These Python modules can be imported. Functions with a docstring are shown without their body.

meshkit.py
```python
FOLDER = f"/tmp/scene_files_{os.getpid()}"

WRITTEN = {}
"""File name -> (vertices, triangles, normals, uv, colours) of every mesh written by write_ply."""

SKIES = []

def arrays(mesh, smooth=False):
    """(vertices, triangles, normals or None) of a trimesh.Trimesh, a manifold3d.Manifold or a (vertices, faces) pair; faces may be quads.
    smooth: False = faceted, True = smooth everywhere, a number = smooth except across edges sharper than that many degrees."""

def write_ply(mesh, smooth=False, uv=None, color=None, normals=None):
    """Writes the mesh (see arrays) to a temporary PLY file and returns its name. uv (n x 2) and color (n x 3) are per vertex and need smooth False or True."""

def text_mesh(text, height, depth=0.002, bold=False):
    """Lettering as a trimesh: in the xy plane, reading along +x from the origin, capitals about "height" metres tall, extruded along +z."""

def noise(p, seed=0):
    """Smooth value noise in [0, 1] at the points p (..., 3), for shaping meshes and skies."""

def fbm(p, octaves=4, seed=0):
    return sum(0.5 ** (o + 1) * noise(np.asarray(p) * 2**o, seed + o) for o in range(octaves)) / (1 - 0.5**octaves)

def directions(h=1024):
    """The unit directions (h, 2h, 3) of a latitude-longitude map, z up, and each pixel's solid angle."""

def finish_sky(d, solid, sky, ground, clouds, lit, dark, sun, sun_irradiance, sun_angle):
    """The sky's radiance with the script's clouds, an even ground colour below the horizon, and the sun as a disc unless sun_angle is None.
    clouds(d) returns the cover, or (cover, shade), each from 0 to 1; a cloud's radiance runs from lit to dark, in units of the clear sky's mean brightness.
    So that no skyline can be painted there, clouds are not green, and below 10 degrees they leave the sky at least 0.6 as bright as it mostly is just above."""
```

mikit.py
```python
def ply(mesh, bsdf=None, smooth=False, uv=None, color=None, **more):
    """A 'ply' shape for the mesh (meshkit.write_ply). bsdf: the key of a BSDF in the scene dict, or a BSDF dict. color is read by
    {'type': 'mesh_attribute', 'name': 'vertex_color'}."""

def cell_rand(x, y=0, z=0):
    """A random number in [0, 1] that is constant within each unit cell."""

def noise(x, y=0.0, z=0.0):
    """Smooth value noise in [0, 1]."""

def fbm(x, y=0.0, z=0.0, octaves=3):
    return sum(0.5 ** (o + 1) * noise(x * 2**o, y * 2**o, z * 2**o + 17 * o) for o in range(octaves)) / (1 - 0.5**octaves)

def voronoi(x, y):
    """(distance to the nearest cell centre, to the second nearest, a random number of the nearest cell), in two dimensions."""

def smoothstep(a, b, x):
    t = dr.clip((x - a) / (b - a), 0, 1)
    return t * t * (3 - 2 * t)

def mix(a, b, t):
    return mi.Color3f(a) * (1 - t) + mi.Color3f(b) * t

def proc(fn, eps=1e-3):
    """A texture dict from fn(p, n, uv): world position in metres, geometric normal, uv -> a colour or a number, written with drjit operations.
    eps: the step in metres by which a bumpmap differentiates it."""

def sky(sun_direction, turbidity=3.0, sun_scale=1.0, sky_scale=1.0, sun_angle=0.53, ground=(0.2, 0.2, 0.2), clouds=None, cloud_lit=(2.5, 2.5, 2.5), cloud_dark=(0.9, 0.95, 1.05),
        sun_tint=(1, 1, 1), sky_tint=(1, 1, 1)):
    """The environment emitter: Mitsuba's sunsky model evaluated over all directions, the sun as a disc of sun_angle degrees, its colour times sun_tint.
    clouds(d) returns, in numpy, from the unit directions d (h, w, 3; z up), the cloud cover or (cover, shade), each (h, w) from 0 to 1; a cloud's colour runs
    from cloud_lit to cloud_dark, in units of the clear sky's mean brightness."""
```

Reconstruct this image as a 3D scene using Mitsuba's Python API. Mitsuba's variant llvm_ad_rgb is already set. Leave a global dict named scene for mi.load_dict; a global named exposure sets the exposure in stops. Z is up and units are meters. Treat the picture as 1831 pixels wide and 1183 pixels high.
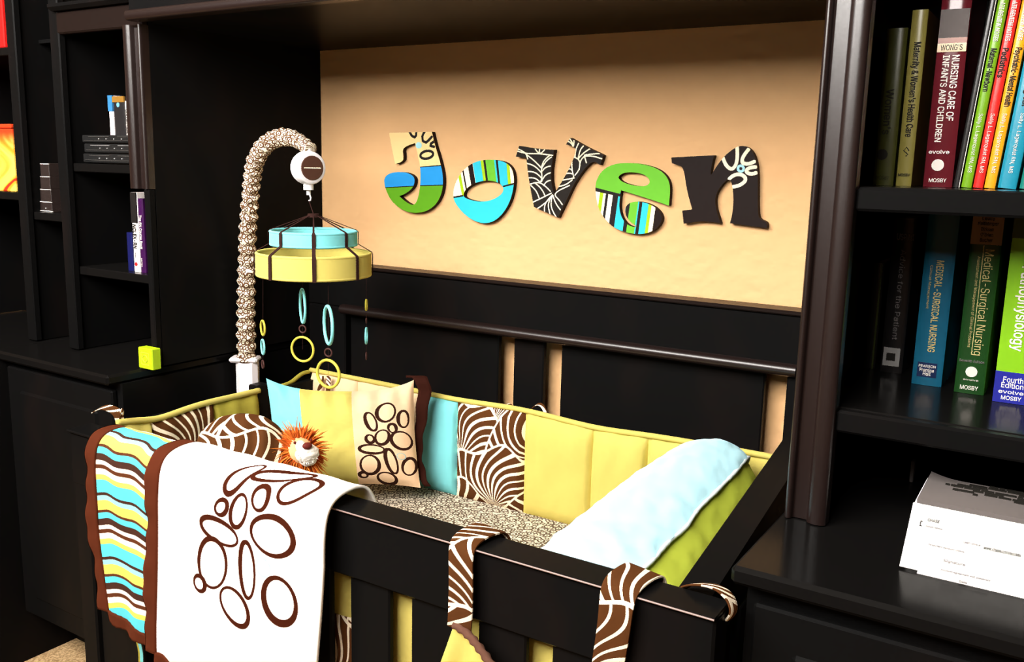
import math, random
import numpy as np, trimesh, manifold3d as m3, drjit as dr, mitsuba as mi, mikit, meshkit
from shapely.geometry import Polygon, LineString, Point, box as sbox
from shapely.ops import unary_union
from shapely import affinity

T = mi.ScalarTransform4f
CZ = 1.45                      # height of the camera above the floor; heights below are given from the camera
F = 1628.0                     # focal length in pixels of the 1831 x 1183 frame
R = np.array([[0.84485885, 0.11571542, -0.52232506], [0.53444121, -0.13836981, 0.83380236], [0.02420977, -0.98359735, -0.17874605]])
FWD = np.array([-0.52232506, 0.83380236, -0.17874605]); UP = -np.array([0.11571542, -0.13836981, -0.98359735])
RIGHT = np.cross(FWD, UP)
scene, labels = {}, {}
scene['camera'] = {'type': 'perspective', 'fov': math.degrees(2 * math.atan(915.5 / F)), 'fov_axis': 'x', 'near_clip': 0.02, 'far_clip': 50.0,
                   'to_world': T().look_at(origin=[0, 0, CZ], target=[FWD[0], FWD[1], CZ + FWD[2]], up=UP.tolist())}
exposure = 0.0
WINDOW = dict(x0=-2.80, x1=-0.05, z0=0.48, z1=2.15, y=-0.70)
WIN_RADIANCE = (24.5, 23.7, 22.5)


def ray(x, y): return R @ np.array([x - 915.5, y - 591.5, F])
def at(x, y, Y): r = ray(x, y); return r * Y / r[1]
def atx(x, y, X): r = ray(x, y); return r * X / r[0]
def atz(x, y, Z): r = ray(x, y); return r * Z / r[2]
def lin(r, g, b): return [(v / 255 / 12.92 if v <= 10 else ((v / 255 + .055) / 1.055) ** 2.4) for v in (r, g, b)]
def V(*a): return np.array(a, float)
def unit(v): v = np.asarray(v, float); return v / np.linalg.norm(v)


# ------------------------------------------------------------------ naming
def numbered(key):
    if key not in scene and not any(k.startswith(key + '__') for k in scene) and key not in labels: return key
    n = 1
    while True:
        k = f'{key}_{n:03d}'
        if k not in scene and k not in labels and not any(q.startswith(k + '__') for q in scene): return k
        n += 1


def obj(name, mesh, bsdf, parent=None, smooth=False, uv=None, **more):
    key = numbered(parent + '__' + name if parent else name)
    if hasattr(mesh, 'to_mesh'):
        mm = mesh.to_mesh(); mesh = trimesh.Trimesh(mm.vert_properties[:, :3], mm.tri_verts, process=False)
    v = np.array(mesh.vertices) + [0, 0, CZ]
    scene[key] = mikit.ply((v, np.array(mesh.faces)), bsdf, smooth=smooth, uv=uv, **more)
    return key


def thing(name, label, cat, group=None):
    key = numbered(name)
    labels[key] = {'label': label, 'category': cat}
    if group: labels[key]['group'] = group
    return key


def tag(key, label, cat, group=None):
    labels[key] = {'label': label, 'category': cat}
    if group: labels[key]['group'] = group
    return key


def part_label(key, label): labels[key] = {'label': label}; return key
def stuff(key): labels.setdefault(key, {})['kind'] = 'stuff'; return key


def struct(name, mesh, bsdf, parent=None, label=None, **k):
    key = obj(name, mesh, bsdf, parent, **k)
    if not parent:
        labels[key] = {'kind': 'structure'}
        if label: labels[key]['label'] = label
    return key


# ------------------------------------------------------------------ mesh helpers
def box(x0, x1, y0, y1, z0, z1, b=0.0):
    if b <= 0:
        m = trimesh.creation.box(extents=(x1 - x0, y1 - y0, z1 - z0)); m.apply_translation(((x0 + x1) / 2, (y0 + y1) / 2, (z0 + z1) / 2)); return m
    pts = []
    for x, sx in ((x0, 1), (x1, -1)):
        for y, sy in ((y0, 1), (y1, -1)):
            for z, sz in ((z0, 1), (z1, -1)):
                pts += [(x + sx * b, y + sy * b, z), (x + sx * b, y, z + sz * b), (x, y + sy * b, z + sz * b)]
    return trimesh.Trimesh(pts).convex_hull


def cat(*ms):
    ms = [m for g in ms for m in (g if isinstance(g, (list, tuple)) else [g])]
    return trimesh.util.concatenate(ms)


def xform(m, M): m = m.copy(); m.apply_transform(M); return m


def frame_matrix(o, x, y, z):
    M = np.eye(4); M[:3, 0], M[:3, 1], M[:3, 2], M[:3, 3] = x, y, z, o; return M


def tube(path, r, sides=8, cap=True):
    p = np.asarray(path, float); n = len(p)
    t = np.gradient(p, axis=0); t /= np.linalg.norm(t, axis=1, keepdims=True) + 1e-12
    a = np.zeros_like(p); ref = V(0, 0, 1) if abs(t[0, 2]) < .9 else V(1, 0, 0)
    a[0] = unit(np.cross(t[0], ref))
    for i in range(1, n):
        w = a[i - 1] - t[i] * (a[i - 1] @ t[i]); a[i] = unit(w)
    b = np.cross(t, a); ang = np.arange(sides) * 2 * np.pi / sides
    rr = np.broadcast_to(np.asarray(r, float), (n, sides) if np.ndim(r) == 2 else (n,))
    rr = rr if rr.ndim == 2 else np.repeat(rr[:, None], sides, 1)
    v = p[:, None] + rr[:, :, None] * (np.cos(ang)[None, :, None] * a[:, None] + np.sin(ang)[None, :, None] * b[:, None])
    i, j = np.meshgrid(np.arange(n - 1), np.arange(sides), indexing='ij')
    q = np.stack([i * sides + j, (i + 1) * sides + j, (i + 1) * sides + (j + 1) % sides, i * sides + (j + 1) % sides], -1).reshape(-1, 4)
    f = [q[:, [0, 2, 1]], q[:, [0, 3, 2]]]; v = v.reshape(-1, 3)
    if cap:
        v = np.vstack([v, p[:1], p[-1:]]); k = np.arange(sides)
        f += [np.stack([np.full(sides, n * sides), (k + 1) % sides, k], 1), np.stack([np.full(sides, n * sides + 1), (n - 1) * sides + k, (n - 1) * sides + (k + 1) % sides], 1)]
    return trimesh.Trimesh(v, np.vstack(f), process=False)


def spline(pts, n, closed=False):
    from scipy.interpolate import CubicSpline
    p = np.asarray(pts, float)
    if closed: p = np.vstack([p, p[:1]])
    d = np.r_[0, np.cumsum(np.linalg.norm(np.diff(p, axis=0), axis=1) ** .7)]
    c = CubicSpline(d, p, bc_type='periodic' if closed else 'natural')
    return c(np.linspace(0, d[-1], n, endpoint=not closed))


def torus(c, r, tr, ax, ay, n=40, sides=10):
    """ring around c in the plane of ax, ay (already scaled axes allowed)"""
    t = np.linspace(0, 2 * np.pi, n, endpoint=False)
    ax, ay = np.asarray(ax, float), np.asarray(ay, float); nz = unit(np.cross(ax, ay))
    ctr = c + r * (np.cos(t)[:, None] * ax + np.sin(t)[:, None] * ay)
    rad = np.cos(t)[:, None] * unit(ax) + np.sin(t)[:, None] * unit(ay)
    s = np.arange(sides) * 2 * np.pi / sides
    v = ctr[:, None] + tr * (np.cos(s)[None, :, None] * rad[:, None] + np.sin(s)[None, :, None] * nz)
    i, j = np.meshgrid(np.arange(n), np.arange(sides), indexing='ij')
    q = np.stack([i * sides + j, ((i + 1) % n) * sides + j, ((i + 1) % n) * sides + (j + 1) % sides, i * sides + (j + 1) % sides], -1).reshape(-1, 4)
    return trimesh.Trimesh(v.reshape(-1, 3), np.vstack([q[:, :3], q[:, [0, 2, 3]]]), process=False)


def sheet(P, uv, t):
    """solid cloth of thickness t from the grid P (nu, nv, 3) with its uv (nu, nv, 2)"""
    nu, nv = P.shape[:2]
    n = np.cross(np.gradient(P, axis=0), np.gradient(P, axis=1)); n /= np.linalg.norm(n, axis=2, keepdims=True) + 1e-12
    A, B = P + n * t / 2, P - n * t / 2
    i, j = np.meshgrid(np.arange(nu - 1), np.arange(nv - 1), indexing='ij'); k = lambda a, b: a * nv + b  # noqa: E731
    q = np.stack([k(i, j), k(i + 1, j), k(i + 1, j + 1), k(i, j + 1)], -1).reshape(-1, 4)
    N = nu * nv; fs = [q, q[:, ::-1] + N]
    rim = [k(a, 0) for a in range(nu)] + [k(nu - 1, b) for b in range(1, nv)] + [k(a, nv - 1) for a in range(nu - 2, -1, -1)] + [k(0, b) for b in range(nv - 2, 0, -1)]
    rim = np.array(rim); nx = np.roll(rim, -1)
    fs.append(np.stack([rim, rim + N, nx + N, nx], 1))
    q = np.vstack(fs)
    return trimesh.Trimesh(np.vstack([A.reshape(-1, 3), B.reshape(-1, 3)]), np.vstack([q[:, [0, 1, 2]], q[:, [0, 2, 3]]]), process=False), np.vstack([uv.reshape(-1, 2)] * 2)


def surf(P, uv, closed_u=False):
    nu, nv = P.shape[:2]; k = lambda a, b: (a % nu) * nv + b  # noqa: E731
    i, j = np.meshgrid(np.arange(nu if closed_u else nu - 1), np.arange(nv - 1), indexing='ij')
    q = np.stack([k(i, j), k(i + 1, j), k(i + 1, j + 1), k(i, j + 1)], -1).reshape(-1, 4)
    return trimesh.Trimesh(P.reshape(-1, 3), np.vstack([q[:, [0, 1, 2]], q[:, [0, 2, 3]]]), process=False), uv.reshape(-1, 2)


def ell(c, rx, ry, rz, sub=3, disp=0.0, seed=0, freq=60):
    m = trimesh.creation.icosphere(subdivisions=sub); v = np.array(m.vertices)
    if disp: v = v * (1 + disp * (meshkit.fbm(v * freq * .05 + 7, 3, seed) - .5))[:, None]
    m.vertices = v * [rx, ry, rz] + np.asarray(c); return m


def extrude_poly(poly, depth): 
    gs = [g for g in getattr(poly, 'geoms', [poly]) if g.geom_type == 'Polygon' and g.area > 1e-8]
    return cat([trimesh.creation.extrude_polygon(g, depth, engine='earcut') for g in gs]) if gs else None


def extrude_x(profile, x0, x1):
    """profile: (y, z) outline, extruded along x"""
    m = trimesh.creation.extrude_polygon(Polygon(profile), x1 - x0, engine='earcut')
    v = np.array(m.vertices); m.vertices = np.stack([v[:, 2] + x0, v[:, 0], v[:, 1]], 1); m.fix_normals(); return m


def extrude_z(profile, z0, z1):
    m = trimesh.creation.extrude_polygon(Polygon(profile), z1 - z0, engine='earcut'); m.apply_translation((0, 0, z0)); return m


# ------------------------------------------------------------------ materials
def mat(name, **k):
    scene['mat_' + name] = {'type': 'twosided', 'bsdf': {'type': 'principled', **k}}; return 'mat_' + name
def rgb(c): return {'type': 'rgb', 'value': list(c)}
def cloth(name, c, rough=.9, sheen=.0): return mat(name, base_color=rgb(c), roughness=rough, specular=.08, sheen=sheen)
C3 = mi.Color3f
def fract(x): return x - dr.floor(x)


def wood_fn(p, n, uv):
    g = mikit.fbm(p.x * 9 + 3, p.y * 9, p.z * 70 * 0 + p.z * 4, 3)
    return mikit.mix((.0048, .0047, .0047), (.0074, .0056, .0052), mikit.smoothstep(.45, .8, g))
WOOD = mat('dark_wood', base_color=mikit.proc(wood_fn), roughness=.3, specular=.03)
TOPW = mat('polished_top', base_color=rgb((.0052, .0048, .0046)), roughness=.17, specular=.05)
BEAD = mat('polished_bead', base_color=rgb((.011, .0058, .0050)), roughness=.30, specular=.60)
FACEW = mat('stile_wood', base_color=rgb((.010, .006, .005)), roughness=.35, specular=.1)


def wall_bump(p, n, uv): return mikit.fbm(p.x * 55, p.y * 55, p.z * 55, 3)
WALL = {'type': 'twosided', 'bsdf': {'type': 'bumpmap', 'arbitrary': mikit.proc(wall_bump, eps=.002), 'scale': .0035, 'bsdf': {'type': 'principled', 'base_color': rgb((.68, .405, .195)), 'roughness': .85, 'specular': .1}}}
scene['mat_wall'] = WALL; WALL = 'mat_wall'
PLAIN = mat('room_paint', base_color=rgb((.16, .11, .07)), roughness=.9, specular=.05)
CEIL = mat('ceiling_paint', base_color=rgb((.3, .28, .25)), roughness=.9, specular=.05)
def carpet_fn(p, n, uv): return mikit.mix((.33, .19, .08), (.75, .52, .28), mikit.noise(p.x * 260, p.y * 260, 1.0))
CARPET = mat('carpet', base_color=mikit.proc(carpet_fn), roughness=.95, specular=.03)

AQUA = cloth('aqua_cloth', (.19, .60, .63)); YELLOW = cloth('yellow_cloth', (.58, .485, .12)); OLIVE = cloth('olive_cloth', (.40, .34, .05))
PEACH = cloth('peach_cloth', (.80, .55, .33)); BROWN = cloth('brown_velvet', (.085, .018, .0065), sheen=.3); DKBROWN = cloth('dark_brown_ribbon', (.03, .012, .01))
LIME = cloth('lime_plush', (.46, .54, .055), sheen=.3); TERRY = cloth('aqua_terry', (.42, .70, .78), sheen=.2); TERRYW = cloth('terry_edge', (.75, .85, .85))
WHITE = mat('white_plastic', base_color=rgb((.80, .76, .77)), roughness=.3, specular=.4)
CREAMP = cloth('cream_print', (.85, .78, .62))


def leaf_fn(p, n, uv):
    """brown cloth printed with large overlapping fans of curving cream leaf ribs"""
    s = .225; u, v = uv.x / s, uv.y / s
    best = mi.Float(0)
    for j in (2, 1, 0, -1):
        row = dr.floor(v * 2) + j
        off = .5 * (row - 2 * dr.floor(row / 2))
        for di in (0, 1):
            cx = dr.floor(u - off + di - .5) + .5 + off; cy = row * .5
            rnd = mikit.cell_rand(cx * 2, row, 5)
            dx, dy = u - cx, v - cy + .10
            d = dr.sqrt(dx * dx + dy * dy)
            edge = .70 + .07 * dr.sin(dx * 9 + rnd * 6)
            inside = (d < edge) & (dy > -.06)
            th = dr.atan2(dx, dy + 1e-4) + (rnd - .5) * .9 * d + .22 * dr.sin(d * 6 + rnd * 9)
            k = th * (4.3 + rnd * 1.2) + rnd * 3
            cell = dr.floor(k); f = fract(k)
            wdt = (.24 + .26 * mikit.cell_rand(cell, row, 9)) * (1.25 - .75 * d)
            rib = dr.select(dr.abs(f - .5) < wdt * .5, 1.0, 0.0)
            rib = dr.select(d > edge - .028, 1.0, rib)
            best = dr.select(inside, rib, best)
    return mikit.mix((.085, .030, .009), (.90, .78, .58), best)
LEAF = mat('leaf_print_cloth', base_color=mikit.proc(leaf_fn), roughness=.9, specular=.05)


def scroll_fn(s, dark, light, wid=.085):
    def fn(p, n, uv):
        u, v = uv.x / s, uv.y / s
        d1, d2, r = mikit.voronoi(u, v)
        a, b, q = mikit.voronoi(u * 1.9 + 7, v * 1.9 + 3)
        ring = dr.abs(d1 - .33) < wid
        c = (dr.abs(a - .36) < wid * 1.3) & (d1 > .42)
        dot = d1 < .09
        k = dr.select(ring | c | dot, 1.0, 0.0)
        return mikit.mix(light, dark, k)
    return fn
SCROLL = mat('scroll_print_sheet', base_color=mikit.proc(scroll_fn(.024, (.10, .07, .045), (.70, .61, .48))), roughness=.9, specular=.05)
SLEEVE = mat('scroll_print_sleeve', base_color=mikit.proc(scroll_fn(.017, (.10, .045, .02), (.90, .80, .62), .095)), roughness=.9, specular=.05)

STRIPES = [(0, .06, 'b'), (.06, .125, 'w'), (.125, .225, 'd'), (.225, .32, 'a'), (.32, .36, 'b'), (.36, .51, 'y'), (.51, .585, 'p'), (.585, .63, 'd'), (.63, .83, 'a'), (.83, .91, 'y'), (.91, 1.0, 'w')]
SCOL = {'b': (.10, .03, .012), 'd': (.055, .022, .014), 'w': (.93, .85, .70), 'a': (.10, .58, .66), 'y': (.78, .62, .12), 'p': (.30, .68, .68)}
def stripe_fn(p, n, uv):
    f = fract(uv.y / .138 + .012 * dr.sin(uv.x * 40)); c = C3(*SCOL['w'])
    for a, b, k in STRIPES: c = dr.select((f >= a) & (f < b), C3(*SCOL[k]), c)
    return c
STRIPE = mat('striped_cloth', base_color=mikit.proc(stripe_fn), roughness=.9, specular=.05)


def rings_fn(rings, base, ring=(.052, .0105, .004), extra=None):
    """cloth with appliqued loops: (cx, cy, rx, ry, degrees, line width) in uv metres"""
    def fn(p, n, uv):
        k = mi.Float(0)
        for cx, cy, rx, ry, deg, w in rings:
            ca, sa = math.cos(math.radians(deg)), math.sin(math.radians(deg))
            x, y = uv.x - cx, uv.y - cy
            a, b = (x * ca + y * sa), (-x * sa + y * ca)
            th = dr.atan2(b / ry, a / rx + 1e-6)
            q = dr.sqrt((a / rx) ** 2 + (b / ry) ** 2)
            grad = dr.sqrt((a / rx ** 2) ** 2 + (b / ry ** 2) ** 2) / dr.maximum(q, 1e-3)
            dist = dr.abs(q - 1 + .05 * dr.sin(2 * th + cx * 90)) / dr.maximum(grad, 1e-3)
            k = dr.maximum(k, dr.select(dist < w * (1 + .35 * dr.sin(th + cx * 60)), 1.0, 0.0))
        c = mikit.mix(base, ring, k)
        if extra:
            cx, cy, r, w, ec = extra
            q = dr.sqrt((uv.x - cx) ** 2 + (uv.y - cy) ** 2)
            c = dr.select(dr.abs(q - r) < w, C3(*ec), c)
        return c
    return fn


def blanket_uv(x, y): q = at(x, y, 1.090); return q[0], q[2]
def ring_px(cx, cy, rx, ry, deg, w=4.2):
    u = np.array(blanket_uv(cx, cy)); J = np.stack([np.array(blanket_uv(cx + 1, cy)) - u, np.array(blanket_uv(cx, cy + 1)) - u], 1)
    c, q = math.cos(math.radians(deg)), math.sin(math.radians(deg))
    U_, S_, _ = np.linalg.svd(J @ np.array([[c * rx, -q * ry], [q * rx, c * ry]]))
    return (u[0], u[1], S_[0], S_[1], math.degrees(math.atan2(U_[1, 0], U_[0, 0])), w * .00095)
BL = [ring_px(*a) for a in ((411, 850, 16, 34, 20), (468, 842, 38, 17, -18, 5), (509, 874, 25, 30, 25, 4.5), (458, 893, 12, 20, -2), (425, 915, 15, 27, 2), (394, 907, 9, 14, 5), (393, 950, 36, 17, 32), (486, 959, 40, 31, 38, 5),
                             (382, 1006, 24, 42, -9), (444, 1019, 12, 51, -6), (361, 1041, 9, 14, -18), (423, 1083, 19, 38, -28), (501, 1073, 24, 44, -16, 6))]
eu = blanket_uv(472, 1014)
WHITEB = mat('white_blanket_cloth', base_color=mikit.proc(rings_fn(BL, (.93, .86, .77), extra=(eu[0], eu[1], .017, .0022, (.45, .6, .6)))), roughness=.95, specular=.03)
PB = [(a / 4.225 + 400, b / 4.225 + 640, c / 4.225, d / 4.225, e) for a, b, c, d, e in ((1207, 405, 66, 78, 0), (1096, 480, 38, 78, -8), (1332, 467, 40, 60, 0), (1248, 537, 30, 34, 0), (1080, 622, 28, 30, 0), (1170, 607, 50, 54, 20),
       (1310, 627, 74, 64, 0), (1087, 697, 88, 32, 0), (1062, 812, 66, 70, 0), (1222, 782, 36, 92, -8), (1350, 812, 50, 62, 10), (1007, 888, 28, 20, 0), (1175, 908, 70, 40, 12))]
PRX, PRY = 250.0, 180.0
PR = [((a - 484) / PRX, (866 - b) / PRY, c / PRX, d / PRY, -e, .0100) for a, b, c, d, e in PB]
PILLOWR = mat('peach_pillow_cloth', base_color=mikit.proc(rings_fn(PR, (.82, .56, .35), ring=(.03, .010, .006), extra=((1297 / 4.225 + 400 - 484) / PRX, (866 - 742 / 4.225 - 640) / PRY, .03, .004, (.42, .50, .48)))), roughness=.9, specular=.05)

# ------------------------------------------------------------------ the room
struct('floor', box(-4.6, 2.6, -.7, 2.2, -1.55, -1.45), CARPET)
struct('wall_back', box(-4.6, 2.6, 2.03, 2.2, -1.45, 2.25), WALL)
struct('wall_left', box(-4.7, -4.6, -.7, 2.2, -1.45, 2.25), PLAIN)
struct('ceiling', box(-4.7, 2.6, -.8, 2.2, 2.25, 2.35), CEIL)
W = WINDOW
wy = W['y']
struct('wall_front', cat(box(-4.7, W['x0'], wy - .1, wy, -1.45, 2.25), box(W['x1'], 2.6, wy - .1, wy, -1.45, 2.25), box(W['x0'], W['x1'], wy - .1, wy, -1.45, W['z0']), box(W['x0'], W['x1'], wy - .1, wy, W['z1'], 2.25)), PLAIN)
wf = 'window_1'
labels[wf] = {'kind': 'structure', 'label': 'large curtained window behind the camera'}
for a in ((W['x0'], W['x0'] + .05, W['z0'], W['z1']), (W['x1'] - .05, W['x1'], W['z0'], W['z1']), (W['x0'], W['x1'], W['z0'], W['z0'] + .05), (W['x0'], W['x1'], W['z1'] - .05, W['z1']), ((W['x0'] + W['x1']) / 2 - .02, (W['x0'] + W['x1']) / 2 + .02, W['z0'], W['z1'])):
    obj('frame_bar', box(a[0], a[1], wy - .06, wy + .01, a[2], a[3]), WHITE, wf)
pane = trimesh.Trimesh([(W['x0'], wy - .07, W['z0']), (W['x1'], wy - .07, W['z0']), (W['x1'], wy - .07, W['z1']), (W['x0'], wy - .07, W['z1'])], [[0, 2, 1], [0, 3, 2]], process=False)
pk = obj('sheer_curtain', pane, PLAIN, wf, emitter={'type': 'area', 'radiance': rgb(WIN_RADIANCE)})

# ------------------------------------------------------------------ wall unit: right bookcase
BX0, BY = -.365, 1.43
key = thing('bookcase', 'dark wood bookcase with medical textbooks, right of the crib', 'bookcase')
RBC = key
obj('side_panel', box(BX0, BX0 + .025, BY + .02, 2.028, -.55, .62), WOOD, key)
obj('side_panel', box(.42, .445, BY + .02, 2.028, -.55, .62), WOOD, key)
obj('back_panel', box(BX0 + .025, .42, 2.015, 2.028, -.55, .62), WOOD, key)


def stile_profile(x0, y):   # fluted face frame in plan: narrow bead, groove, wide rounded fillet
    pts = [(x0, y + .02), (x0, y + .004)]
    for a in np.linspace(180, 0, 8): pts.append((x0 + .006 + .006 * math.cos(math.radians(a)), y + .004 - .009 * math.sin(math.radians(a))))
    pts += [(x0 + .015, y + .006), (x0 + .034, y + .006), (x0 + .036, y + .0)]
    for a in np.linspace(170, 0, 10): pts.append((x0 + .051 + .015 * math.cos(math.radians(a)), y - .0 - .009 * math.sin(math.radians(a))))
    pts += [(x0 + .066, y + .02)]
    return pts
obj('stile', extrude_z(stile_profile(BX0, BY), -.55, .62), BEAD, key, smooth=50)
obj('stile', box(.40, .445, BY, BY + .02, -.55, .62, .003), WOOD, key)
SHZ = (-.0185, -.361, .42)
for z in SHZ:
    s = obj('shelf', box(BX0 + .025, .42, BY + .025, 2.015, z - .028, z, .002), TOPW, key)
    obj('shelf_lip', box(BX0 + .066, .40, BY + .004, BY + .025, z - .036, z - .001, .004), WOOD, s)
key = thing('base_cabinet', 'dark wood base cabinet carrying the loose papers, below the textbook shelves', 'cabinet')
RBASE = key
obj('top', box(-.375, .6, 1.20, 2.028, -.58, -.552, .006), TOPW, key)
obj('carcass', box(-.36, .58, 1.24, 2.028, -1.44, -.58), WOOD, key)
for i, x in enumerate((-.345, .12)):
    d = obj('door', cat(box(x, x + .445, 1.222, 1.24, -1.38, -.61, .004), box(x + .06, x + .385, 1.216, 1.23, -1.32, -.67, .006)), WOOD, key)
    obj('knob', ell((x + (.41 if i == 0 else .035), 1.205, -.78), .012, .012, .012, 2), WHITE, d, smooth=True)

# left bookcase
LX1 = -1.955
key = thing('bookcase', 'dark wood media bookcase at the left edge, holding players and cases', 'bookcase'); LBC = key
LTOP = .358
TT = .80
for x0, x1, zt in ((LX1 - .022, LX1, LTOP), (-2.32, -2.30, TT), (-2.52, -2.50, TT), (-3.05, -3.028, TT)):
    obj('side_panel', box(x0, x1, BY + .02, 2.028, -.524, zt), WOOD, key)
obj('back_panel', box(-2.30, LX1 - .022, 2.015, 2.028, -.524, LTOP), WOOD, key)
obj('back_panel', box(-3.028, -2.32, 2.015, 2.028, -.524, TT), WOOD, key)
lp = [(LX1 - x, y) for x, y in stile_profile(0, BY)][::-1]
ZST = at(264, 338, BY)[2]
obj('stile', extrude_z([(x, y) for x, y in lp], ZST, LTOP - .05), BEAD, key, smooth=50)
obj('stile_foot', box(LX1 - .020, LX1, BY, BY + .02, -.524, ZST, .003), WOOD, key)
for x in (-2.33, -2.53): obj('stile', box(x, x + .04, BY, BY + .02, -.524, TT - .05, .003), WOOD, key)
obj('top_rail', box(-2.30, LX1, BY, BY + .02, LTOP - .055, LTOP, .004), FACEW, key)
obj('crown', extrude_x([(BY + .03, LTOP), (BY - .01, LTOP), (BY - .02, LTOP + .008), (BY - .02, LTOP + .016), (2.028, LTOP + .016), (2.028, LTOP)], -2.30, LX1), WOOD, key)
obj('top_rail', box(-3.05, -2.29, BY, BY + .02, TT - .055, TT, .004), WOOD, key)
obj('top_panel', box(-3.05, -2.30, BY, 2.028, TT, TT + .02, .003), WOOD, key)
ZC1 = at(180, 293, 1.47)[2]; ZC2 = at(247, 488, 1.465)[2]; ZB1 = at(84, 379, 1.47)[2]; ZA1 = at(14, 342, 1.47)[2]; ZA2 = at(4, 87, 1.47)[2]
for x0, x1, z in ((-2.30, LX1 - .022, ZC1), (-2.30, LX1 - .022, ZC2), (-2.50, -2.32, ZB1), (-3.028, -2.52, ZA1), (-3.028, -2.52, ZA2)):
    obj('shelf', box(x0, x1, BY + .021, 2.015, z - .022, z, .002), TOPW, key)
key = thing('base_cabinet', 'dark wood base cabinet with small knobs, under the media bookcase', 'cabinet')
obj('top', box(-2.47, LX1 - .015, 1.30, 2.028, -.552, -.526, .006), TOPW, key)
obj('carcass', box(-2.46, LX1 - .01, 1.337, 2.028, -1.30, -.552), WOOD, key)
obj('toe_kick', box(-2.46, LX1 - .03, 1.475, 2.02, -1.449, -1.30), WOOD, key)
obj('top', box(-3.06, -2.47, 1.17, 2.028, -.552, -.526, .006), TOPW, key)
obj('carcass', box(-3.05, -2.465, 1.215, 2.028, -1.449, -.552), WOOD, key)
for i, (x0, x1, yf) in enumerate(((-2.45, -1.985, 1.337), (-3.04, -2.475, 1.215))):
    d = obj('door', cat(box(x0, x1, yf - .017, yf, -1.29, -.57, .004), box(x0 + .06, x1 - .06, yf - .023, yf - .01, -1.23, -.63, .006)), WOOD, key)
    kx = at(155, 1072, 1.305)
    obj('knob', ell((kx[0] if i == 0 else x1 - .04, yf - .032, kx[2]), (.006), .010, .006, 2), WHITE if i == 0 else WOOD, d, smooth=True)

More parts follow.
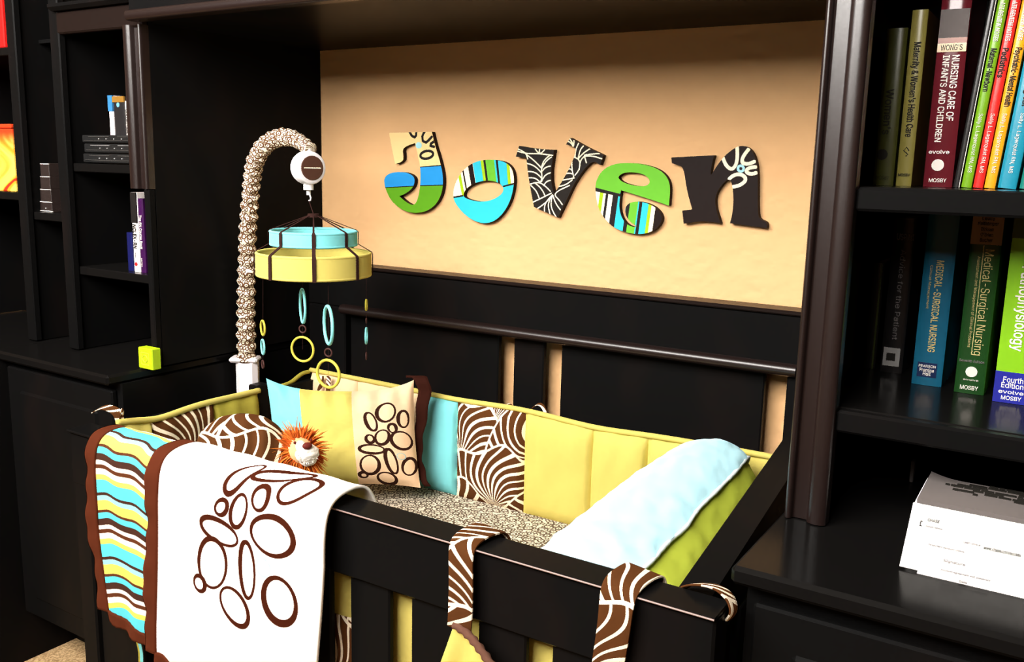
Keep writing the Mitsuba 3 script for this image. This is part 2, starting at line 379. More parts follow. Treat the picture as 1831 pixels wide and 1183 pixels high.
# bridge over the crib
key = thing('bridge_shelf', 'deep dark wood bridge joining the two bookcases above the crib', 'shelf')
obj('bottom_panel', box(LX1, BX0, 1.42, 2.028, .315, .34), WOOD, key)
obj('front_panel', box(LX1, BX0, 1.40, 1.42, .325, .62), WOOD, key)
obj('edge_molding', extrude_x([(1.42, .311), (1.402, .311)] + [(1.396 - .010 * math.sin(a), .323 - .012 * math.cos(a)) for a in np.linspace(.1, 3.0, 9)] + [(1.42, .335)], LX1, BX0), BEAD, key, smooth=40)
obj('top_panel', box(LX1, BX0, 1.42, 2.028, .60, .62), WOOD, key)

# ------------------------------------------------------------------ crib
key = thing('crib', 'dark espresso wood crib with slatted sides standing between the bookcases', 'crib'); CRIB = key
CX0, CX1 = -1.87, -.385
YB0, YB1 = 1.955, 1.985
RT, RB = -.302, -.418       # back rail
# back
for x0, x1 in ((-.517, -.455), (-1.945, -1.80)):
    obj('post', box(x0, x1, 1.955, 2.012, -1.45, RB - .0, .004), WOOD, key)
obj('back_rail', box(-1.945, -.455, 1.955, 2.012, RB, RT, .004), WOOD, key)
obj('rail_cap', box(-1.945, -.450, 1.948, 2.018, RT, RT + .010, .003), FACEW, key)
mold = [(1.95, RB + .012)] + [(1.945 - .016 * math.sin(a), RB - .002 + .014 * math.cos(a)) for a in np.linspace(0, math.pi, 9)] + [(1.95, RB - .016)]
obj('rail_molding', extrude_x(mold, -1.80, -.494), BEAD, key, smooth=50)
obj('back_rail_lower', box(-1.80, -.517, 1.955, 1.985, -1.02, -.95, .004), WOOD, key)
for x0, x1 in ((-1.80, -1.28), (-1.232, -1.142), (-1.090, -.572)):
    obj('back_slat', box(x0, x1, 1.978, 1.996, -.95, RB, .003), WOOD, key)
# front
def rail(x0, x1): return cat(box(x0, x1, 1.135, 1.19, -.728, -.603, .004))
obj('front_rail', box(CX0, -.37, 1.135, 1.19, -.728, -.607, .004), WOOD, key)
obj('front_rail_cap', extrude_x([(1.192, -.607), (1.130, -.607), (1.128, -.605), (1.128, -.6025), (1.130, -.6010), (1.188, -.6000), (1.192, -.6015)], CX0, -.37), WOOD, key)
obj('rail_edge_bead', tube([(-1.085, 1.1285, -.6035), (-.37, 1.1285, -.6035)], .0016, 8), mat('edge_bead', base_color=rgb((.25, .17, .15)), roughness=.3, specular=.8), key, smooth=True)
obj('front_rail_lower', box(CX0 + .05, -.43, 1.145, 1.18, -1.24, -1.17, .004), WOOD, key)


gaps = [(-1.79 + .139 * i - .0, -1.742 + .139 * i) for i in range(10)]
gaps = [(-.678 - .1395 * i, -.630 - .1395 * i) for i in range(-1, 8)][::-1]
edges = [CX0 + .06] + [e for gp in gaps for e in gp] + [-.445]
for a, b in zip(edges[0::2], edges[1::2]):
    obj('front_slat', box(a, b, 1.146, 1.160, -1.17, -.728, .003), WOOD, key)
for x in (CX0, -.44):
    obj('post', box(x, x + .055, 1.137, 1.188, -1.45, -.607, .004), WOOD, key)
# ends
def end_panel(x0, x1, zb):
    ys = np.linspace(1.19, 1.955, 24); t = (ys - 1.19) / .765
    top = -.620 + (zb + .620) * t
    prof = list(zip(ys, top)) + [(y, z - .10) for y, z in zip(ys[::-1], top[::-1])]
    return extrude_x(prof, x0, x1)
obj('end_rail', end_panel(-.457, -.405, -.470), WOOD, key)
obj('end_rail', end_panel(CX0 - .01, CX0 + .03, -.622), WOOD, key)
for x0 in (-.42, CX0 + .005):
    for y0 in np.arange(1.24, 1.93, .115):
        obj('end_slat', box(x0, x0 + .018, y0, y0 + .075, -1.17, -.69, .002), WOOD, key)
    obj('end_rail_lower', box(x0 - .005, x0 + .025, 1.19, 1.95, -1.24, -1.17, .003), WOOD, key)

pc = atx(464, 690, -1.845)
obj('end_post', box(-1.866, -1.832, pc[1] - .022, pc[1] + .022, -1.2, pc[2] + .006, .004), WOOD, key)
obj('mattress_board', box(CX0 + .035, -.45, 1.195, 1.945, -1.0, -.985), WOOD, key)

# mattress
mm = m3.Manifold.batch_hull([m3.Manifold.sphere(.03, 24).translate((x, y, z)) for x in (-1.80, -.475) for y in (1.225, 1.915) for z in (-.952, -.895)])
mmm = mm.refine_to_length(.05).to_mesh(); v = mmm.vert_properties[:, :3]
tag(obj('mattress', trimesh.Trimesh(v, mmm.tri_verts, process=False), SCROLL, smooth=True, uv=v[:, :2]), 'crib mattress in a cream sheet with small brown scroll print', 'mattress')

# ------------------------------------------------------------------ bumpers
def puff_panel(p0, p1, zt0, zt1, zb, nrm, t, seams=0, seed=0, wave=.004):
    """padded panel standing on the line p0-p1 (x, y), between zb and the top zt0..zt1, bulging to nrm"""
    nu, nv = 26, 16
    a, b = np.meshgrid(np.linspace(0, 1, nu), np.linspace(0, 1, nv), indexing='ij')
    x = p0[0] + (p1[0] - p0[0]) * a; y = p0[1] + (p1[1] - p0[1]) * a
    zt = zt0 + (zt1 - zt0) * a; z = zb + (zt - zb) * b
    L = math.dist(p0, p1)
    bul = t * (1 - np.abs(2 * a - 1) ** 6) ** .5 * (1 - np.abs(2 * b - 1) ** 5) ** .5
    Pn = np.stack([x, y, z], -1)
    bul = bul * (.8 + .5 * (meshkit.fbm(Pn * [22, 22, 9] + seed, 3) - .5)) + wave * np.sin(a * L * 95 + seed) * (b ** 2 * .7 + .1) * np.minimum(1, 12 * np.minimum(a, 1 - a))
    Pf = Pn + bul[..., None] * np.array([*nrm, 0])
    Pb = Pn - np.array([*nrm, 0]) * .006
    uv = np.stack([a * L + seed, z + 5], -1)
    A, ua = surf(Pf, uv); B, ub = surf(Pb, uv)
    k = lambda i, j: i * nv + j  # noqa: E731
    rim = [k(i, 0) for i in range(nu)] + [k(nu - 1, j) for j in range(1, nv)] + [k(i, nv - 1) for i in range(nu - 2, -1, -1)] + [k(0, j) for j in range(nv - 2, 0, -1)]
    rim = np.array(rim); nx = np.roll(rim, -1); N = nu * nv
    f = np.vstack([A.faces, B.faces[:, ::-1] + N, np.stack([rim, rim + N, nx + N], 1), np.stack([rim, nx + N, nx], 1)])
    return trimesh.Trimesh(np.vstack([A.vertices, B.vertices]), f, process=False), np.vstack([ua, ub])


def tie(parent, path, width_dir, w, mtl=LEAF, t=.002, v0=0.0, ws=None):
    P = spline(path, 40); n = len(P); ss = np.r_[0, np.cumsum(np.linalg.norm(np.diff(P, axis=0), axis=1))]
    wd = np.asarray(width_dir, float); wd = np.broadcast_to(wd, (n, 3)) if wd.ndim == 1 else np.array([[np.interp(i / (n - 1), np.linspace(0, 1, len(wd)), wd[:, c]) for c in range(3)] for i in range(n)])
    wv = np.full(n, w) if ws is None else np.interp(np.linspace(0, 1, n), np.linspace(0, 1, len(ws)), ws)
    nv = 6; b = np.linspace(-.5, .5, nv)
    G = P[:, None] + (wd * wv[:, None])[:, None] * b[None, :, None]
    uv = np.stack([np.broadcast_to(b[None] * wv[:, None], (n, nv)) + v0, np.broadcast_to(-ss[:, None] + v0 * .7, (n, nv))], -1)
    m, u = sheet(G, uv, t)
    return obj('tie', m, mtl, parent, smooth=True, uv=u)


BYW = 1.878
def topz(x): return np.interp(x, [550, 700, 830, 940, 1060, 1220, 1385], [-.600, -.597, -.606, -.598, -.606, -.603, -.600])
key = thing('crib_bumper', 'long padded bumper in peach, aqua, leaf print and yellow along the crib back', 'bumper'); BB = key
secs = [(552, 640, PEACH, 'peach_panel'), (640, 752, PEACH, 'peach_panel'), (752, 819, AQUA, 'aqua_panel'), (819, 941, LEAF, 'leaf_panel'), (941, 1062, YELLOW, 'yellow_panel'), (1062, 1160, YELLOW, 'yellow_panel'), (1160, 1386, YELLOW, 'yellow_panel')]
def bx(px, py=760): return at(px, py, BYW)[0]
def topx(px): # x on bumper top line for a pixel column
    for _ in range(1): pass
    return atz_line(px)
def atz_line(px):
    best = None
    for X in np.linspace(-1.86, -.45, 1500):
        q = R.T @ np.array([X, BYW, -.6]); u = q[0] / q[2] * F + 915.5
        if best is None or abs(u - px) < best[0]: best = (abs(u - px), X)
    return best[1]
xs = {p: atz_line(p) for p in (552, 640, 752, 819, 941, 1062, 1160, 1386)}
for i, (a, b, m, nm) in enumerate(secs):
    me, uv = puff_panel((xs[a], BYW), (xs[b], BYW), topz(a), topz(b), -.866, (0, -1), .026, seed=i * 3 + 1, wave=.003)
    obj(nm, me, m, BB, smooth=True, uv=uv)
pp = [(xs[p], BYW - .004, topz(p) + .002 + .002 * math.sin(p * .3)) for p in (552, 640, 752, 819, 941, 1062, 1160, 1386)]
part_label(obj('piping', tube(spline(pp, 90), .0065, 10), YELLOW, BB, smooth=True), 'yellow piping along the top edge')
# corner drop of the piping towards the end post
cr = [at(505, 689, 1.76), at(522, 682, 1.80), at(540, 668, 1.845), at(553, 664, 1.874)]
part_label(obj('piping', tube(spline(cr, 20), .006, 8), OLIVE, BB, smooth=True), 'olive piping dropping at the corner')
for j, px in enumerate((575, 588)):
    q = at(px, 672, 1.85); tie(BB, [q, q + V(.004, -.006, -.02), q + V(-.004 + .008 * j, -.008, -.05), q + V(.002, -.004, -.075)], (.85, .53, 0), .012, LEAF, v0=j * .2)
for px, s in ((905, 1), (965, -1)):
    q = at(px, 728, 1.90); tie(BB, [q + V(-.018 * s, .0, -.012), q + V(-.004 * s, .004, .004), q + V(.008 * s, .004, .006), q + V(.02 * s, .0, -.004)], (.3, .7, .4), .012, LEAF, v0=px * .01)

key = thing('crib_bumper', 'short padded bumper in leaf print and olive on the left end of the crib', 'bumper'); LBU = key
YL = [1.235, 1.30, 1.475, 1.640]
zl = lambda y: np.interp(y, [1.235, 1.33, 1.47, 1.645], [-.604, -.618, -.610, -.612])  # noqa: E731
for i, (a, b, m, nm) in enumerate(((1.235, 1.315, YELLOW, 'yellow_panel'), (1.315, 1.50, LEAF, 'leaf_panel'), (1.50, 1.648, OLIVE, 'olive_panel'))):
    me, uv = puff_panel((-1.832, b), (-1.832, a), zl(b) , zl(a), -.866, (1, 0), .022, seed=i * 5 + 2, wave=.004)
    obj(nm, me, m, LBU, smooth=True, uv=uv)
obj('piping', tube(spline([(-1.828, y, zl(y) + .003) for y in (1.225, 1.28, 1.33, 1.40, 1.47, 1.56, 1.65)], 60), .0075, 10), YELLOW, LBU, smooth=True)
q = atx(214, 748, -1.845)
tie(LBU, [q + V(0, 0, -.01), q + V(0, -.004, .012), q + V(-.012, -.012, .024), q + V(-.03, -.022, .026), q + V(-.045, -.03, .018)], (.6, .6, .5), .022, LEAF, v0=.3)
tie(LBU, [q + V(0.004, 0, -.01), q + V(.004, .0, .012), q + V(.006, .004, .022), q + V(.014, .0, .022), q + V(.018, -.004, .012)], (.6, -.6, .4), .018, LEAF, v0=.5)

key = thing('crib_bumper', 'yellow padded bumper behind the front slats, tied over the front rail', 'bumper'); FB = key
fx = np.linspace(-1.15, -.47, 6)
for i in range(5):
    me, uv = puff_panel((fx[i + 1], 1.186), (fx[i], 1.186), -.745, -.745, -1.0, (0, -1), .010, seed=i * 2 + 4, wave=.001)
    obj('yellow_panel', me, YELLOW, FB, smooth=True, uv=uv)
obj('upper_panel', box(-1.15, -.47, 1.196, 1.208, -.76, -.645, .004), YELLOW, FB)
obj('piping', tube([(-1.15, 1.203, -.640), (-.8, 1.203, -.645), (-.47, 1.203, -.640)], .007, 8), YELLOW, FB, smooth=True)
# two ties hanging over the front rail
def rail_tie(xtop, dx, w, zend, v0, ws, flare=0):
    path = [(xtop + flare, 1.215, -.63), (xtop + flare * .6, 1.20, -.594), (xtop, 1.165, -.588), (xtop - .004, 1.126, -.597), (xtop + dx * .2, 1.116, -.64), (xtop + dx * .6, 1.118, -.74), (xtop + dx, 1.121, zend)]
    return tie(FB, path, (.985, .0, -.12), w, v0=v0, ws=ws, t=.003)
xt1 = at(848, 957, 1.15)[0]; xt2 = at(1126, 1038, 1.15)[0]
rail_tie(xt1, -.008, .05, -.745, .17, [.05, .05, .046, .047, .047, .047, .045], .01)
rail_tie(xt2, -.028, .05, -.86, .38, [.05, .056, .056, .052, .05, .046, .046], .01)
q0 = at(868, 952, 1.175); tie(FB, [at(846, 962, 1.15) + V(0, 0, .004), at(856, 957, 1.165) + V(0, 0, .004), at(874, 947, 1.20) + V(0, 0, .006)], (.2, .6, -.5), .008, BROWN)
# loop over the right end rail
lp_ = [at(1212, 1066, 1.21), at(1225, 1052, 1.205), at(1255, 1048, 1.20), at(1285, 1055, 1.195), at(1306, 1075, 1.19), at(1310, 1098, 1.185), at(1300, 1112, 1.18)]
tie(FB, [p + V(0, 0, .003) for p in lp_], (.18, .95, -.25), .03, v0=.62, t=.003, ws=[.012, .024, .03, .03, .028, .02, .012])
# yellow cloth corner with brown cord, hanging from the left tie
nu, nv = 16, 16
a, b = np.meshgrid(np.linspace(0, 1, nu), np.linspace(0, 1, nv), indexing='ij')
c0, c1, c2, c3 = at(811, 1120, 1.125), at(846, 1134, 1.125), at(783, 1225, 1.118), at(905, 1240, 1.118)
P = (c0 * (1 - a)[..., None] + c1 * a[..., None]) * (1 - b)[..., None] + (c2 * (1 - a)[..., None] + c3 * a[..., None]) * b[..., None]
P[..., 1] -= .010 * b * (1 + np.sin(a * 9 + b * 2))
m_, u_ = sheet(P, np.stack([a, b], -1) * .1, .003)
burp = thing('hanging_cloth', 'pale yellow cloth edged with brown cord, hanging below the left tie on the front rail', 'cloth')
obj('panel', m_, YELLOW, burp, smooth=True)
cd = spline([at(812, 1116, 1.117), at(835, 1132, 1.112), at(855, 1155, 1.106), at(880, 1190, 1.10), at(905, 1235, 1.09)], 60)
ph = np.arange(60)[:, None] * .9 + np.arange(8)[None] * np.pi / 2
obj('cord', tube(cd, .0068 + .0012 * np.sin(ph), 8), cloth('cord_brown', (.13, .06, .04)), burp, smooth=True)

# valance seen low through the first gap
vp = puff_panel((-1.02, 1.176), (-1.42, 1.176), -.83, -.86, -1.16, (0, -1), .008, seed=9, wave=.001)
tag(obj('crib_skirt', vp[0], LEAF, smooth=True, uv=vp[1]), 'brown and cream leaf print skirt behind the front slats beside the white blanket', 'crib skirt')

# ------------------------------------------------------------------ blankets over the front rail
def drape(x_left, x_right, zbot, off, bulge, nU=70, nV=80, inner=-.70, pull=0.0, wav=.004, seed=0, wf=38):
    o = off
    path = [(1.222 + o, inner), (1.214 + o, -.625), (1.196 + o * .6, -.598 + o * .6), (1.16, -.587 + o * .6), (1.128 - o * .8, -.599 + o * .5), (1.114 - o, -.632), (1.110 - o, -.72), (1.106 - o, -.86), (1.10 - o, -1.0)]
    S = spline([(0, *p) for p in path], 400)[:, 1:]
    d = np.r_[0, np.cumsum(np.linalg.norm(np.diff(S, axis=0), axis=1))]
    return S, d


def blanket_grid(xl, xr, zb, off, nU, nV, inner=-.64, wav=.004, seed=0, wf=38, taper=0.0):
    """grid over the rail: rows run along x from xl(v) to xr(v), v from inside to the hem"""
    S, d = drape(0, 0, 0, off, 0, inner=inner)
    s = np.linspace(0, 1, nV)
    G = np.zeros((nU, nV, 3)); UV = np.zeros((nU, nV, 2))
    for i, a in enumerate(np.linspace(0, 1, nU)):
        zend = zb(a)
        iz = np.nonzero((S[:, 1] <= zend) & (S[:, 0] < 1.14))[0]
        dend = d[iz[0]] if len(iz) else d[-1] + (S[-1, 1] - zend)
        dd = s * dend
        y, z = np.interp(dd, d, S[:, 0]), np.interp(dd, d, S[:, 1])
        ext = dd > d[-1]; z = np.where(ext, S[-1, 1] - (dd - d[-1]), z)
        hang = np.clip((dd - .16) / .25, 0, 1)
        x = xl(z, hang) + (xr(z, hang) - xl(z, hang)) * a
        y = y - hang * wav * (np.sin(x * wf + seed + 2 * z) + .6 * np.sin(x * wf * 2.3 + seed * 2 - 4 * z)) - .002 * np.sin(x * 60 + seed) * (1 - hang)
        z = z + .002 * np.sin(x * 60 + seed) * (1 - hang)
        G[i] = np.stack([x, y, z], -1); UV[i] = np.stack([x, -.632 - (dd - d[np.argmin(np.abs(S[:, 1] + .632) + (S[:, 0] > 1.14))])], -1)
    return G, UV


# white blanket
key = thing('blanket', 'white blanket with brown pebble loops and brown border, draped over the crib front rail', 'blanket'); WB = key
xl = lambda z, h: -1.515 + .004 * (1 - h) - .016 * np.clip((-.65 - z) / .3, 0, 1)  # noqa: E731
xr = lambda z, h: -1.058 - .006 * h - .024 * np.clip((-.7 - z) / .3, 0, 1)  # noqa: E731
zb = lambda a: -1.012 - .05 * a + .006 * np.sin(a * 30)  # noqa: E731
G, UV = blanket_grid(xl, xr, zb, .018, 90, 90, wav=.0035, seed=1.3, wf=13)
m_, u_ = sheet(G, UV, .005); obj('panel', m_, WHITEB, WB, smooth=True, uv=u_)
def border_strip(G, side, w, seed):
    """ruffled edging along the left edge (side 'l') or the hem (side 'b') of the grid G"""
    E = G[0] if side == 'l' else G[:, -1]
    out = V(-1, 0, 0) if side == 'l' else V(0, 0, -1)
    k = np.linspace(0, 1, 7); n = len(E); s = np.r_[0, np.cumsum(np.linalg.norm(np.diff(E, axis=0), axis=1))]
    P = E[:, None] + (k[None, :, None] * w - .004) * out + V(0, -.003, 0)
    P[..., 1] -= (.0022 * np.sin(s[:, None] * 95 + seed) + .003 * np.sin(s[:, None] * 31 + seed)) * k[None]
    P[..., 0 if side == 'l' else 2] += (.0012 * np.sin(s[:, None] * 62 + seed * 2) + .002 * np.sin(s[:, None] * 23 + seed)) * k[None]
    uv = np.stack([np.broadcast_to(s[:, None], P.shape[:2]), np.broadcast_to(k[None] * w, P.shape[:2])], -1)
    return sheet(P if side == 'b' else P[:, ::-1], uv, .006)
part_label(obj('border', border_strip(G, 'l', .036, 1)[0], BROWN, WB, smooth=True), 'brown velvet side border')
part_label(obj('border', border_strip(G, 'b', .04, 2)[0], BROWN, WB, smooth=True), 'brown velvet hem')
# striped blanket
key = thing('blanket', 'aqua, yellow and brown striped blanket hanging at the left front corner of the crib', 'blanket'); SB = key
xl = lambda z, h: -1.735 + .040 * np.clip((-.78 - z) / .22, 0, 1) ** 1.6  # noqa: E731
xr = lambda z, h: -1.528 + 0 * z  # noqa: E731
zb = lambda a: -.972 - .016 * a  # noqa: E731
G, UV = blanket_grid(xl, xr, zb, .005, 60, 90, wav=.004, seed=.4, wf=30)
UV[..., 1] += -.03 + .006 * np.sin(G[..., 0] * 22 + 1.0 + G[..., 2] * 5) + .004 * np.sin(G[..., 0] * 60 + G[..., 2] * 9)
m_, u_ = sheet(G, UV, .005); obj('panel', m_, STRIPE, SB, smooth=True, uv=u_)
part_label(obj('border', border_strip(G, 'l', .034, 4)[0], BROWN, SB, smooth=True), 'brown velvet side border')
part_label(obj('border', border_strip(G, 'b', .026, 5)[0], BROWN, SB, smooth=True), 'brown velvet hem')
# ribbon hanging below it
q = at(241, 1105, 1.13)
rk = thing('ribbon', 'narrow yellow and blue ribbon hanging below the striped blanket', 'ribbon')
for j, m in enumerate((OLIVE, AQUA)):
    P = spline([q + V(.006 * j, 0, .03), q + V(.006 * j + .003, -.004, -.03), q + V(.006 * j + .007, .002, -.07), q + V(.006 * j + .004, 0, -.14)], 20)
    G2 = P[:, None] + np.array([-.5, .5])[None, :, None] * V(.006, .003, 0)
    obj('strand', sheet(G2, np.zeros((20, 2, 2)), .001)[0], m, rk, smooth=True)

# ------------------------------------------------------------------ pillows, lion, bolster
def pillow(parent, BL_, BR_, TL_, TR_, thick, secs, back, nb=28, seed=0, pinch=.05, uvs=None, front_sign=1):
    BL_, BR_, TL_, TR_ = map(np.asarray, (BL_, BR_, TL_, TR_))
    nrm = unit(np.cross(BR_ - BL_, TL_ - BL_)) * front_sign
    def surfP(a0, a1, side, n):
        a, b = np.meshgrid(np.linspace(a0, a1, n), np.linspace(0, 1, nb), indexing='ij')
        aa, bb = 2 * a - 1, 2 * b - 1
        A = .5 + aa * .5 * (1 - pinch * .22 * (1 - bb ** 2)); B = .5 + bb * .5 * (1 - np.where(bb > 0, 1.5, .5) * pinch * (1 - np.abs(aa) ** 3))
        P = (BL_ * (1 - A)[..., None] + BR_ * A[..., None]) * (1 - B)[..., None] + (TL_ * (1 - A)[..., None] + TR_ * A[..., None]) * B[..., None]
        h = thick * ((1 - np.abs(aa) ** 2.6).clip(0) ** .6) * ((1 - np.abs(bb) ** 2.6).clip(0) ** .6)
        wr = .010 * (meshkit.fbm(np.stack([a * 7 + seed, b * 6, 0 * a], -1), 3) - .5) * (1 - bb ** 8) * (1 - aa ** 8) + .009 * np.sin(a * 41 + seed + 2 * b) * np.clip(bb, 0, 1) ** 2 * (1 - np.abs(aa) ** 8) * (1 - bb ** 20)
        P = P + nrm * ((h * (1 if side > 0 else .55) + wr) * side + (.002 if side > 0 else -.002))[..., None]
        return surf(P, np.stack([a, b], -1) if uvs is None else np.stack([a * uvs[0], b * uvs[1]], -1))
    for a0, a1, m, nm in secs:
        me, uv = surfP(a0, a1, 1, 26); obj(nm, me, m, parent, smooth=True, uv=uv)
    me, uv = surfP(0, 1, -1, 40); me.faces = me.faces[:, ::-1]; obj('back_panel', me, back, parent, smooth=True, uv=uv)
    return nrm


key = thing('pillow', 'square pillow in aqua, yellow and peach with brown pebble loops, leaning in the crib corner', 'pillow'); PL = key
c_bl, c_br, c_tl, c_tr = at(492, 872, 1.545), at(752, 872, 1.770), at(476, 676, 1.600), at(740, 679, 1.795)
pillow(PL, c_bl, c_br, c_tl, c_tr, .055, [(0, .225, AQUA, 'aqua_panel'), (.225, .575, YELLOW, 'yellow_panel'), (.575, 1, PILLOWR, 'peach_panel')], BROWN, seed=3, pinch=.15)
fl = spline([c_tr + V(-.014, .016, .004), c_tr + V(.010, .018, .0), at(751, 760, 1.80), at(750, 830, 1.79), c_br + V(.006, .02, .0)], 30)
P = fl[:, None] + np.linspace(-.5, .5, 5)[None, :, None] * V(.036, .028, .0) * np.interp(np.arange(30), [0, 8, 18, 29], [.85, .75, .5, .35])[:, None, None]
P[..., 1] += .004 * np.sin(np.arange(30) * 1.1)[:, None]
obj('flange', sheet(P, np.zeros((30, 5, 2)), .006)[0], cloth('dark_velvet', (.03, .007, .004)), PL, smooth=True)

key = thing('pillow', 'round brown and cream leaf print pillow beside the toy lion', 'pillow'); LP = key
c = at(432, 822, 1.345)
mdl = trimesh.creation.icosphere(subdivisions=5); v = np.array(mdl.vertices)
ax = unit(V(.84, .53, .05)); ay = unit(V(-.1, .25, .9)); ay = unit(ay - ax * (ay @ ax)); az = np.cross(ax, ay)
sq = np.sign(v) * np.abs(v) ** .85
w = c + (sq[:, :1] * .104) * ax + (sq[:, 1:2] * .104) * ay + (sq[:, 2:] * .06) * az
w += az * (.004 * np.sin(v[:, :1] * 14))
mdl.vertices = w
obj('cover', mdl, LEAF, LP, smooth=True, uv=np.stack([v[:, 0] * .104 + .12, v[:, 1] * .104 + .07], 1))
rim = [c + .102 * math.cos(t) * ax + .102 * math.sin(t) * ay for t in np.linspace(0, 2 * np.pi, 60)]
obj('seam_piping', tube(rim, .003, 6), DKBROWN, LP, smooth=True)

# toy lion
key = thing('toy_lion', 'small plush lion with a shaggy rust orange mane, sitting against the yellow pillow panel', 'toy'); LI = key
hc = at(536, 806, 1.42); tocam = unit(-hc); face = unit(tocam + .42 * V(.84, .53, 0) + V(0, 0, .16))
sx = unit(np.cross(V(0, 0, 1), face)); sx = -sx if sx @ V(.84, .53, 0) < 0 else sx
su = np.cross(face, sx); su = su if su[2] > 0 else -su
FUR_W = cloth('cream_fur', (.86, .80, .72)); FUR_T = cloth('tan_fur', (.72, .45, .22)); RUST = cloth('rust_fur', (.50, .085, .012)); ORNG = cloth('orange_fur', (.66, .19, .03)); NOSE = cloth('nose_brown', (.13, .02, .015), rough=.5)
KNIT = cloth('knit_tan', (.55, .30, .13))
def lp3(x, y, z): return hc + sx * x + su * y + face * z
def eo(c3, rx, ry, rz, disp=.0, seed=0, sub=3):
    m = ell((0, 0, 0), rx, ry, rz, sub, disp, seed); return xform(m, frame_matrix(lp3(*c3), sx, su, face))
def tufts(n, cfun, length, rad, seed, sides=4):
    rng = np.random.default_rng(seed); ms = []
    for _ in range(n):
        p, d = cfun(rng); L = length * rng.uniform(.6, 1.3); bend = rng.normal(0, .6, 3)
        path = [p, p + d * L * .5 + bend * L * .12, p + d * L + bend * L * .3 - V(0, 0, .15) * L]
        ms.append(tube(path, np.array([rad, rad * .75, rad * .12]) * rng.uniform(.7, 1.2), sides, False))
    return cat(ms)
obj('body', ell(hc + V(-.002, .012, -.125), .040, .036, .085, 4, .12, 3, 120), KNIT, LI, smooth=True)
obj('head', eo((0, 0, -.006), .033, .034, .030, .08, 2), FUR_T, LI, smooth=True)
obj('muzzle', cat(eo((.008, -.010, .022), .027, .021, .020, .25, 5, 4), eo((.010, -.024, .016), .019, .014, .015, .25, 8), eo((-.004, .008, .022), .012, .014, .010, .1, 4)), FUR_W, LI, smooth=True)
def c_muz(r):
    a = r.uniform(0, 2 * np.pi); q = r.uniform(.3, 1); d = unit(sx * math.cos(a) * q + su * math.sin(a) * q + face * .7)
    return lp3(.006 + .02 * math.cos(a) * q, -.013 + .016 * math.sin(a) * q, .028), d
stuff(obj('muzzle_fur', tufts(140, c_muz, .008, .0016, 5), FUR_W, LI, smooth=True))
obj('nose', eo((.004, .006, .041), .011, .008, .007), NOSE, LI, smooth=True)
for s in (-1, 1): obj('eye', eo((.003 + s * .019, .019, .021), .0032, .0032, .003, sub=2), NOSE, LI, smooth=True)
for s in (-1, 1): obj('ear', eo((s * .028, .028, -.008), .011, .012, .006), ORNG, LI, smooth=True)
def c_mane(lo, hi):
    def f(r):
        a = r.uniform(0, 2 * np.pi); q = r.uniform(lo, hi); rr = .031
        low = 1 + .5 * max(0, -math.sin(a))
        d = unit(sx * math.cos(a) + su * math.sin(a) * low + face * r.uniform(-.55, .30))
        return lp3(rr * q * math.cos(a), rr * q * math.sin(a), r.uniform(-.026, .010)), d
    return f
stuff(obj('mane', tufts(620, c_mane(.70, 1.05), .030, .0024, 1), RUST, LI, smooth=True))
stuff(obj('mane_tips', tufts(420, c_mane(.85, 1.1), .031, .0020, 2), ORNG, LI, smooth=True))
fq = at(592, 864, 1.48)
for dx in (0.0, -.075):
    obj('paw', ell(fq + V(dx, dx * .3, -.012), .017, .024, .018, 3, .15, 4), RUST, LI, smooth=True)
    obj('leg', tube([hc + V(.01 + dx * .6, .0, -.18), fq + V(dx, dx * .3, -.012)], .013, 8), KNIT, LI, smooth=True)

# nursing pillow (bolster)
key = thing('nursing_pillow', 'thick nursing pillow, aqua terry above and lime plush below, at the right crib end', 'pillow'); NP = key
def bol(t, phi, grow=0.0):
    """t 0 front .. 1 back; phi 0 = right, 90 = up, 180 = left"""
    y = 1.212 + .625 * t
    cx = np.interp(t, [0, .25, .5, .75, .9, 1], [-.622, -.618, -.612, -.600, -.592, -.590])
    cz = np.interp(t, [0, .25, .5, .75, .9, 1], [-.752, -.742, -.722, -.695, -.678, -.672])
    rx = np.interp(t, [0, .25, .5, .75, .9, 1], [.165, .155, .140, .122, .110, .10])
    rz = np.interp(t, [0, .25, .5, .75, .9, 1], [.125, .135, .147, .152, .15, .145])
    e = (1 - np.abs((t - .5) * 2) ** 7) .clip(0) ** .42 if True else 1
    e = np.where(t < .5, 1 - .30 * np.abs((t - .5) * 2).clip(0, 1) ** 8, (1 - np.abs((t - .5) * 2) ** 5).clip(0) ** .5)
    rx, rz = (rx * e + grow), (rz * e + grow)
    c, s = np.cos(phi), np.sin(phi)
    return np.stack([cx + rx * np.sign(c) * np.abs(c) ** .9, y + 0 * phi, cz + rz * np.sign(s) * np.abs(s) ** .9], -1)
seam = lambda t: np.radians(np.interp(t, [0, .2, .5, .8, 1], [66, 63, 58, 53, 52])) + .05 * (meshkit.noise(np.stack([np.asarray(t, float) * 9, 0 * np.asarray(t, float), 0 * np.asarray(t, float)], -1)) - .5) + .012 * np.sin(t * 31)  # noqa: E731
